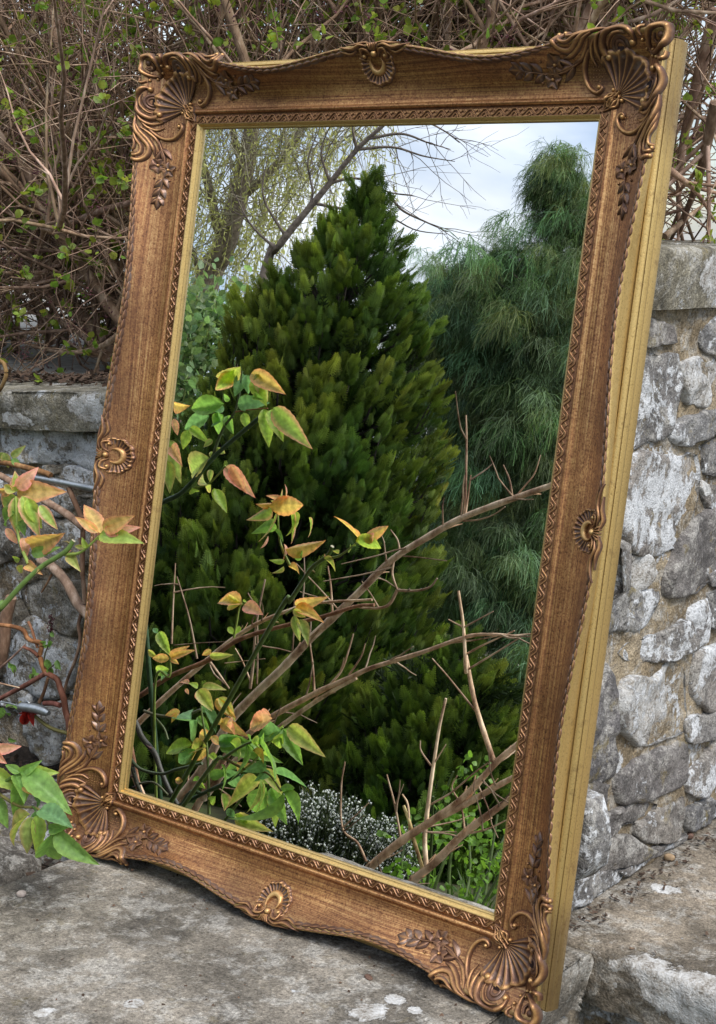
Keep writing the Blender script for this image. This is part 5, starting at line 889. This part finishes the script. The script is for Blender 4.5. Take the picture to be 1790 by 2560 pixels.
mleaf(cd4, Z3, .34, ((940, 1060, 750, 1120, 'p', .25), (930, 1040, 820, 1060, 'p', .3), (1000, 1140, 805, 1200, 'b', .22), (980, 1130, 760, 1150, 'b', .2), (1010, 1130, 1140, 1370, 'g', .24), (1050, 1110, 1235, 1285, 'y', .2), (1010, 1160, 950, 1290, 'l', .25), (930, 1215, 1000, 1120, 'l', .2), (900, 1260, 830, 1330, 'l', .3)))
mleaf(cd3, Z3, .34, ((900, 1520, 790, 1700, 'g', .30), (930, 1520, 1030, 1775, 'g', .24), (930, 1530, 985, 1770, 'l', .22), (880, 1400, 1015, 1560, 'y', .26), (870, 1410, 920, 1520, 'l', .3), (740, 1430, 790, 1530, 'b', .3), (700, 1720, 850, 1800, 'y', .24), (690, 1700, 790, 1790, 'l', .22), (640, 1660, 690, 1745, 'b', .3), (600, 1560, 655, 1690, 'm', .3), (560, 1580, 520, 1640, 'l', .3), (700, 1390, 760, 1380, 'o', .3)))
mleaf(cd2, Z3, .34, ((720, 1420, 585, 1520, 'b', .30), (720, 1400, 560, 1380, 'g', .2), (520, 1300, 575, 1350, 'l', .35), (400, 1235, 170, 1265, 'l', .2), (500, 1250, 330, 1270, 'y', .2), (430, 1270, 290, 1365, 'b', .27), (510, 1260, 380, 1345, 'o', .24), (540, 1190, 400, 1150, 'o', .24), (530, 1180, 600, 1240, 'o', .3), (600, 1230, 900, 1290, 'g', .16), (580, 1210, 760, 1210, 'b', .2), (440, 1070, 270, 1130, 'b', .28), (440, 1050, 520, 1140, 'g', .27), (500, 1000, 575, 1130, 'b', .25), (460, 990, 520, 1010, 'b', .3), (440, 870, 550, 1010, 'y', .28), (430, 880, 470, 960, 'p', .3), (560, 930, 690, 1060, 'o', .26), (580, 920, 705, 1060, 'y', .25), (380, 830, 310, 790, 'p', .25), (360, 860, 380, 900, 'p', .3), (440, 850, 390, 820, 'l', .3), (470, 850, 600, 830, 'y', .2), (600, 1080, 700, 1140, 'o', .25), (600, 1100, 580, 1050, 'o', .3), (320, 1010, 220, 1040, 'o', .28), (300, 1020, 260, 1090, 'o', .25), (450, 1450, 400, 1480, 'g', .35), (520, 1450, 640, 1410, 'g', .3), (440, 1480, 490, 1530, 'l', .3), (340, 1480, 280, 1470, 'o', .3)))
mo = M_(Z3, .38); cd5 = cane(rose, [np.array([-.66, -.62, -.76]), mo(150, 900), mo(250, 780), mo(255, 650)], [.003, .002, .0014], LIME, 'shoot'); mleaf(cd5, Z3, .38, ((250, 660, 110, 650, 'o', .25), (260, 650, 310, 700, 'o', .3), (180, 480, 255, 640, 'l', .25), (170, 490, 140, 450, 'b', .4), (250, 640, 370, 580, 'o', .12), (260, 650, 400, 600, 'o', .1), (250, 730, 100, 750, 'l', .2), (240, 760, 140, 790, 'b', .22), (160, 640, 100, 600, 'y', .3)))
cd6 = cane(rose, [md(680, 520), md(700, 420), md(715, 330), md(735, 290)], [.002, .0014], LIME, 'shoot'); mleaf(cd6, Z3, .34, ((735, 295, 525, 225, 'o', .24), (730, 290, 560, 270, 'y', .22), (750, 300, 868, 355, 'p', .28), (640, 450, 690, 500, 'l', .3), (720, 440, 690, 500, 'l', .3), (740, 270, 770, 280, 'l', .5)))
cd7 = cane(rose, [md(1030, 360), md(1090, 320)], [.0018, .0014], LIME, 'shoot'); mleaf(cd7, Z3, .34, ((1090, 300, 1255, 290, 'o', .22), (1090, 320, 1270, 380, 'o', .2), (1080, 330, 1160, 390, 'y', .3), (1085, 370, 1115, 555, 'v', .18), (1110, 400, 1185, 560, 'v', .2), (520, 640, 655, 645, 'y', .16), (530, 600, 465, 640, 'o', .32)))
for P, a, r, col in (([(20, 1080), (70, 1190), (150, 1290), (190, 1400), (240, 1520), (305, 1640)], .40, .0052, (.085, .08, .065)), ([(-20, 1320), (60, 1400), (200, 1430), (300, 1400), (470, 1360)], .38, .003, (.10, .13, .06)), ([(0, 1380), (30, 1480), (60, 1560)], .38, .0042, (.09, .09, .06)), ([(50, 1495), (150, 1490), (240, 1570)], .37, .0022, (.17, .17, .09)), ([(80, 1010), (180, 1040), (330, 1045), (460, 1000)], .40, .0028, (.16, .15, .08)), ([(130, 1030), (210, 1120), (240, 1200)], .4, .0022, (.14, .17, .07)), ([(320, 1640), (480, 1560), (600, 1510)], .35, .0034, (.05, .10, .045))):
    cane(rose, [behind(*Z3(*p_), a=a) for p_ in P], [r, r * .8], col, thorns=3 if r > .004 else 0)

# ---- bare shrub with peeling bark, standing before the terrace; the mirror shows it whole
ps = thing('bare_shrub', 'leafless shrub with pale peeling bark, its long branches crossing the mirror view', 'shrub', (-.55, -1.05, -.85)); PB = np.array(ps.location)
def branch(P, r, mat='bark_peel', tint=(1, 1, 1), tw=0, peel=0, n=None, k=9):
    P = smooth_path(P, n or max(16, 7 * len(P))); r = np.atleast_1d(r); R = np.interp(np.linspace(0, 1, len(P)), np.linspace(0, 1, len(r)), r); R = R * (1 + .16 * fbm(P, 30, 3, 3) + .10 * (np.arange(len(P)) % 9 == 4)); mb = MB(); c = np.asarray(tint) * (1.5 + .9 * fbm(P, 22, 2, 9))[:, None]; tube(mb, P, R, k, c)
    for i in range(peel):                                # curling strips of loose bark
        j = rng.integers(2, len(P) - 4); d = norm(P[j + 2] - P[j]); s = norm(np.cross(d, rng.normal(size=3))); L = rng.uniform(.012, .035); w = R[j] * .5; q = np.cross(d, s); t_ = np.linspace(0, 1, 5)[:, None]
        c_ = P[j] + s * R[j] * .9 + d * L * t_ + s * .007 * t_ ** 2; mb.add(np.stack([c_ - q * w * (1 - .6 * t_), c_ + q * w * (1 - .6 * t_)], 1).reshape(-1, 3), grid_faces(5, 2), np.array([1.35, 1.25, 1.1]) * rng.uniform(.7, 1.2))
    for i in range(tw):
        j = rng.integers(3, len(P) - 2); d = norm(P[j + 1] - P[j]); Q = wander(P[j], d * .5 + norm(rng.normal(size=3) + [0, 0, .6]) * .9, rng.uniform(.03, .12), 5, .12); tube(mb, Q, [.0017, .0015, .0013, .0011, .0007], 5, np.array([.8, .75, .7]) * rng.uniform(.5, 1.2), cap=True)
    return under(mb.build('branch', M[mat]), ps)
mz = lambda z, a: (lambda *pts: [behind(*z(*p_), a=a) for p_ in pts])
Z = mz(Z3, .56); Y4 = mz(Z4, .56); Y5 = mz(Z5, .62)
def ext(P): return [P[0] + (P[0] - P[1]) * k for k in (2.2, 1.1)] + P
branch(ext(Z((250, 1720), (310, 1610), (480, 1380), (640, 1100), (800, 920), (1000, 730), (1180, 540), (1360, 370)) + Y4((0, 1215), (260, 960), (560, 770), (830, 620), (1230, 470), (1520, 370), (1580, 345))), [.0095, .0082, .0068, .0055, .0045], tw=16, peel=14, n=90)
branch(ext(Z((410, 1690), (600, 1350), (720, 1220), (900, 1070), (1230, 890), (1450, 790), (1605, 720)) + Y4((480, 1710), (850, 1580), (1050, 1560), (1250, 1575))), [.0075, .0062, .0048, .0035, .0022], tw=12, peel=8, tint=(.95, .85, .8), n=80)
branch(Z((480, 1600), (670, 1360), (880, 1200), (1080, 1050), (1300, 900), (1500, 790)), [.0055, .0045, .003], tw=5, peel=4, tint=(1.1, 1.1, 1.05))
branch(ext(Y5((180, 1760), (260, 1680), (500, 1480), (760, 1310), (1000, 1130), (1250, 860), (1410, 720), (1620, 540))), [.0088, .0080, .0068, .0052, .004], tw=8, peel=10, tint=(1, .92, .85), n=70)
branch(Y5((760, 1310), (950, 1220), (1180, 1090), (1380, 980), (1580, 880)), [.0060, .005, .004], tw=3, peel=5, tint=(1, .95, .9))
branch(ext(Y5((540, 1870), (600, 1790), (760, 1660), (990, 1430), (1200, 1270), (1350, 1160), (1600, 990))), [.0088, .0078, .0062, .005], tw=6, peel=9, tint=(.95, .85, .78), n=60)
branch(Y5((690, 1680), (680, 1450), (710, 1170), (750, 880), (800, 560), (850, 340)), [.0044, .0036, .0028, .002], tint=(1.2, 1.2, 1.15)); branch(Y5((660, 1700), (600, 1500), (560, 1340), (510, 1200)), [.0035, .0025], tint=(.9, .95, .6)); branch(Y5((560, 1430), (545, 1200), (500, 1110)), [.002, .0014], tint=(.9, .8, .7))
branch(Y5((1235, 850), (1110, 470), (1060, 270), (1010, 0)) + Y4((850, 1860), (830, 1500), (790, 1210)), [.0044, .0038, .003, .0022], tint=(1.1, 1.05, .95), n=40)
for z, P, r in ((Y5, [(1110, 470), (870, 170), (740, 20)], .0018), (Y4, [(830, 1505), (710, 1440)], .0016), (Y4, [(830, 1505), (1070, 1375)], .0016), (Y4, [(850, 1720), (1000, 1640), (1240, 1530)], .0018), (Y4, [(870, 1840), (1100, 1700), (1300, 1575)], .0017), (Y4, [(840, 610), (850, 280), (855, 0), (850, -200)], .0024), (Y4, [(845, 600), (890, 280)], .002), (Y4, [(1225, 465), (1200, 320), (1150, 200)], .0018), (Y4, [(1240, 465), (1330, 360), (1400, 270), (1450, 120)], .0014), (Y4, [(320, 890), (300, 800), (245, 720)], .0018), (Y4, [(330, 930), (500, 945), (695, 970)], .0014), (Y4, [(830, 650), (950, 640), (1070, 600), (1165, 535)], .0016), (Y4, [(270, 960), (260, 1080), (300, 1200)], .0024), (Y4, [(300, 1205), (440, 1210), (560, 1180), (620, 1110)], .0026), (Y4, [(300, 1205), (220, 1330), (60, 1350), (-60, 1330)], .003), (Y5, [(730, 880), (650, 760), (645, 680)], .0018), (Y5, [(750, 870), (850, 710)], .0014), (Y5, [(490, 1480), (440, 1200), (375, 950)], .0022), (Y5, [(440, 1210), (510, 1030)], .0012), (Y5, [(210, 1650), (140, 1500), (20, 1380), (10, 1050), (40, 850)], .0024), (Y5, [(20, 1380), (230, 1180)], .0015), (Y5, [(1000, 1390), (970, 1200), (900, 1060), (940, 960)], .0018), (Y5, [(1000, 1430), (1180, 1390), (1350, 1310)], .0020), (Y5, [(730, 1190), (900, 1090), (1100, 920), (1250, 820)], .0017), (Z, [(790, 860), (810, 700), (830, 440), (890, 130)], .0028), (Z, [(835, 830), (840, 600), (830, 340), (775, 220)], .0018), (Z, [(800, 830), (740, 680), (690, 590)], .0016), (Z, [(1220, 900), (1210, 720), (1190, 560)], .0022), (Z, [(1340, 350), (1330, 180), (1310, 40)], .0020), (Z, [(435, 660), (390, 420), (340, 240), (300, 110)], .0020), (Z, [(265, 560), (275, 300), (290, 20)], .0020), (Z, [(520, 680), (580, 760), (650, 860)], .0026), (Z, [(1300, 860), (1400, 740), (1450, 600), (1480, 495)], .0022), (Z, [(1450, 770), (1530, 650), (1560, 560)], .0018), (Z, [(280, 570), (450, 555), (640, 545)], .001), (Z, [(620, 690), (890, 660)], .001)):
    branch(z(*P), [r, r * .55], tint=np.array([.72, .66, .62]) * rng.uniform(.6, 1.3), tw=1 if r > .0019 else 0, k=6)
Zb = mz(Z3, .44); branch([np.array([-.75, -.75, -.80])] + Zb((-60, 960), (50, 910), (250, 780), (510, 670), (700, 540), (940, 460), (1270, 380), (1500, 310), (1620, 300)), [.0052, .0046, .0036, .0026], 'bark_hedge', (1, .75, .62), n=50)
branch([np.array([-.72, -.85, -.83])] + mz(Z3, .5)((-80, 1200), (20, 1110), (240, 900), (560, 620), (760, 470), (960, 370), (1230, 290), (1605, 265)), [.006, .005, .0035, .002], tint=(1.15, 1.1, 1.05), peel=6, tw=3, n=50)

# ---- climber and fittings on the left wall
cl = thing('bare_climber', 'bare reddish brown and silvery climber stems on the low left wall', 'climber', (-.62, .12, -.58)); wy = lambda z, y: (lambda *pts: [onplane(*z(*p_), (0, 1, 0), y) for p_ in pts])
def cst(P, r, tint, mat='bark_hedge', n=30):
    P = smooth_path(P, n); R = np.interp(np.linspace(0, 1, n), np.linspace(0, 1, len(r)), r) * (1 + .22 * fbm(P, 45, 2, 7)); mb = MB(); tube(mb, P, R, 8, np.asarray(tint) * (1 + .8 * fbm(P, 50, 2, 2))[:, None]); return under(mb.build('stem', M[mat]), cl)
e = wy(L2, .08); f = wy(L2, .135); h1 = wy(L1, .10)
cst(e((-150, 760), (0, 775), (150, 795), (250, 835), (290, 910), (340, 945), (430, 965), (440, 1020), (425, 1100), (450, 1200), (485, 1285)), [.0034, .0042], (1.3, .85, .5), n=50); cst(e((485, 1285), (600, 1350), (640, 1450), (680, 1570), (700, 1700), (730, 1800), (740, 1900)), [.0044, .0056], (.95, .55, .48))
cst(e((480, 1290), (300, 1400), (130, 1490), (-40, 1580)), [.0042, .0036], (.85, .5, .5)); cst(e((250, 1010), (340, 1050), (410, 1110)), [.0026, .0032], (.95, .55, .48)); cst(e((640, 1630), (560, 1610), (470, 1610)), [.0044, .004], (.8, .42, .45)); cst(e((0, 1235), (130, 1120), (270, 985)), [.0022, .0016], (1.5, 1.4, 1.5)); cst(e((300, 740), (340, 830), (370, 930), (400, 1020)), [.0022, .0024], (1.2, .8, .6))
cst(f((420, 80), (560, 160), (690, 300), (770, 440), (830, 550), (960, 690)), [.0075, .0085], (1.9, 1.9, 1.95)); cst(f((855, -150), (870, 60), (880, 250), (895, 400), (900, 545)), [.0034, .0036], (1.25, 1.15, 1.1)); cst(f((860, 660), (835, 780), (850, 900), (840, 1010), (800, 1150), (720, 1350), (680, 1500)), [.0030, .0024], (1.3, 1.2, 1.15)); cst(f((550, 240), (490, 350), (440, 430)), [.0022, .0012], (1.1, .9, .7)); cst(f((120, 480), (60, 720), (40, 960), (0, 1180)), [.010, .011], (1.3, 1.2, 1.15)); cst(f((510, 1340), (470, 1480), (420, 1600)), [.0026, .003], (.9, .7, .55))
cst(h1((0, 1225), (300, 1400), (550, 1540), (740, 1660), (900, 1790)), [.0055, .0065], (1.5, 1.45, 1.45)); cst(h1((-60, 1080), (120, 1105), (300, 1150), (480, 1200), (540, 1230)), [.0042, .0050], (1.25, .95, .55)); cst(h1((525, 1225), (480, 1270), (390, 1310)), [.0030, .0022], (1.4, 1.0, .5)); cst(h1((730, 1360), (790, 1500), (850, 1640), (880, 1760), (875, 2290)), [.0044, .0038], (.95, .8, .72)); cst(h1((-20, 0), (40, 40), (65, 150), (30, 260), (-10, 330)), [.0034, .0030], (.9, .8, .45))
TOC = CAM - h1((60, 1000))[0]
cls = list(cl.children)[0]
for (x0, y0, x1, y1, c, w) in ((40, 985, 75, 1150, 'v', .3), (30, 980, -20, 1060, 'v', .3), (120, 1030, 200, 960, 'v', .2), (130, 1050, 190, 1090, 'g', .2)): put_leaf(cls, h1((x0, y0))[0], h1((x1, y1))[0] + rng.normal(0, .006, 3), TOC, c, wr=w)
red = thing('red_shoot', 'small drooping dark red young leaves below the metal tensioner', 'seedling', tuple(e((310, 1690))[0]))
mb = MB(); tube(mb, smooth_path(e((210, 1600), (310, 1690), (520, 1860), (720, 1930)), 14), [.0030] * 14, 7, np.array(OLIVE) * 1.1); under(mb.build('stem', M['stem']), red); rs = list(red.children)[0]; ez = wy(L2, .072)
for (x0, y0, x1, y1, w) in ((300, 1690, 215, 1890, .22), (290, 1690, 180, 1790, .2), (310, 1690, 460, 1695, .16), (305, 1700, 370, 1850, .2), (295, 1700, 260, 1860, .2)): put_leaf(rs, ez((x0, y0))[0], ez((x1, y1))[0], TOC, 'r', wr=w, roll=.5)
pv = thing('evergreen_sprig', 'sprig of small dark rounded leaves with a dark red bud spike by the left wall', 'plant', tuple(e((480, 1270))[0])); 
for P in ([(480, 1280), (470, 1120), (510, 1000), (530, 880), (540, 660)], [(470, 1290), (540, 1230), (590, 1180)], [(160, 1330), (150, 1250)], [(340, 1340), (350, 1300)], [(80, 1650), (140, 1640)], [(90, 1980), (100, 1950)]): mb = MB(); tube(mb, smooth_path(e(*P), 10), np.linspace(.0014, .0009, 10), 5, (.10, .09, .05)); under(mb.build('stem', M['stem']), pv)
mb = MB()
for i in range(70): p_ = e((538 + rng.normal(0, 7 + 8 * (i % 3 == 0)), 660 + 200 * rng.uniform() ** 1.2))[0] + rng.normal(0, .0015, 3); Ms = frames(rng.normal(size=(1, 3))) * rng.uniform(.002, .0038); scatter(mb, bv, bf, np.ones((6, 3)), Ms, p_[None], np.array([[.05, .010, .015]]) * rng.uniform(.6, 1.6))
under(mb.build('flower_spike', M['stem']), pv); ps_ = list(pv.children)[0]
for (x, y) in ((490, 950), (520, 1010), (575, 900), (490, 1140), (505, 1220), (600, 1150), (590, 1215), (150, 1200), (170, 1215), (130, 1230), (330, 1290), (370, 1300), (345, 1320), (60, 1640), (140, 1620), (110, 1710), (30, 1650), (85, 1980), (470, 1000), (540, 940)):
    p_ = e((x, y))[0]; a = rng.uniform(0, 6.28); q_ = p_ + .014 * np.array([math.cos(a), 0, math.sin(a)]) + rng.normal(0, .004, 3); put_leaf(ps_, p_, q_, TOC, 'g', wr=.42, roll=.9).data.materials[0] = M['leaf']
for nm, lb, z, P, r in (('metal_rod', 'galvanised steel rod running across the left wall to the mirror', h1, [(330, 1240), (600, 1290), (880, 1345), (1120, 1395)], [.0052, .0052]),):
    t = thing(nm, lb, 'rod', tuple(z(P[0])[0])); mb = MB(); Q = smooth_path(z(*P), 24); tube(mb, Q, .0050, 14, (1, 1, 1)); under(mb.build('shaft', M['steel']), t); mb = MB(); Q2 = smooth_path(z((880, 1346), (1125, 1396)), 60); tube(mb, Q2, .0053 + .0006 * (np.arange(60) % 2), 14, (.7, .75, .75)); under(mb.build('threaded_end', M['steel']), t)
t = thing('wire_tensioner', 'steel wire tensioner with an eye, low on the left wall above the red leaves', 'tensioner', tuple(e((350, 1660))[0])); mb = MB(); tube(mb, smooth_path(ez((205, 1640), (290, 1650), (400, 1670), (520, 1715)), 16), np.interp(np.linspace(0, 1, 16), [0, .1, .5, .9, 1], [.004, .0075, .008, .007, .004]), 12); under(mb.build('barrel', M['steel']), t); th = np.linspace(0, 2 * np.pi, 16); c = ez((290, 1625))[0]; mb = MB(); tube(mb, c + .006 * np.stack([np.cos(th), 0 * th, np.sin(th)], 1), .0016, 7, cap=False); under(mb.build('eye', M['steel']), t); mb = MB(); tube(mb, smooth_path(ez((210, 1640), (60, 1600), (-150, 1570)), 10), .0013, 6); under(mb.build('wire', M['steel']), t)
print('leaves', nleaf[0])
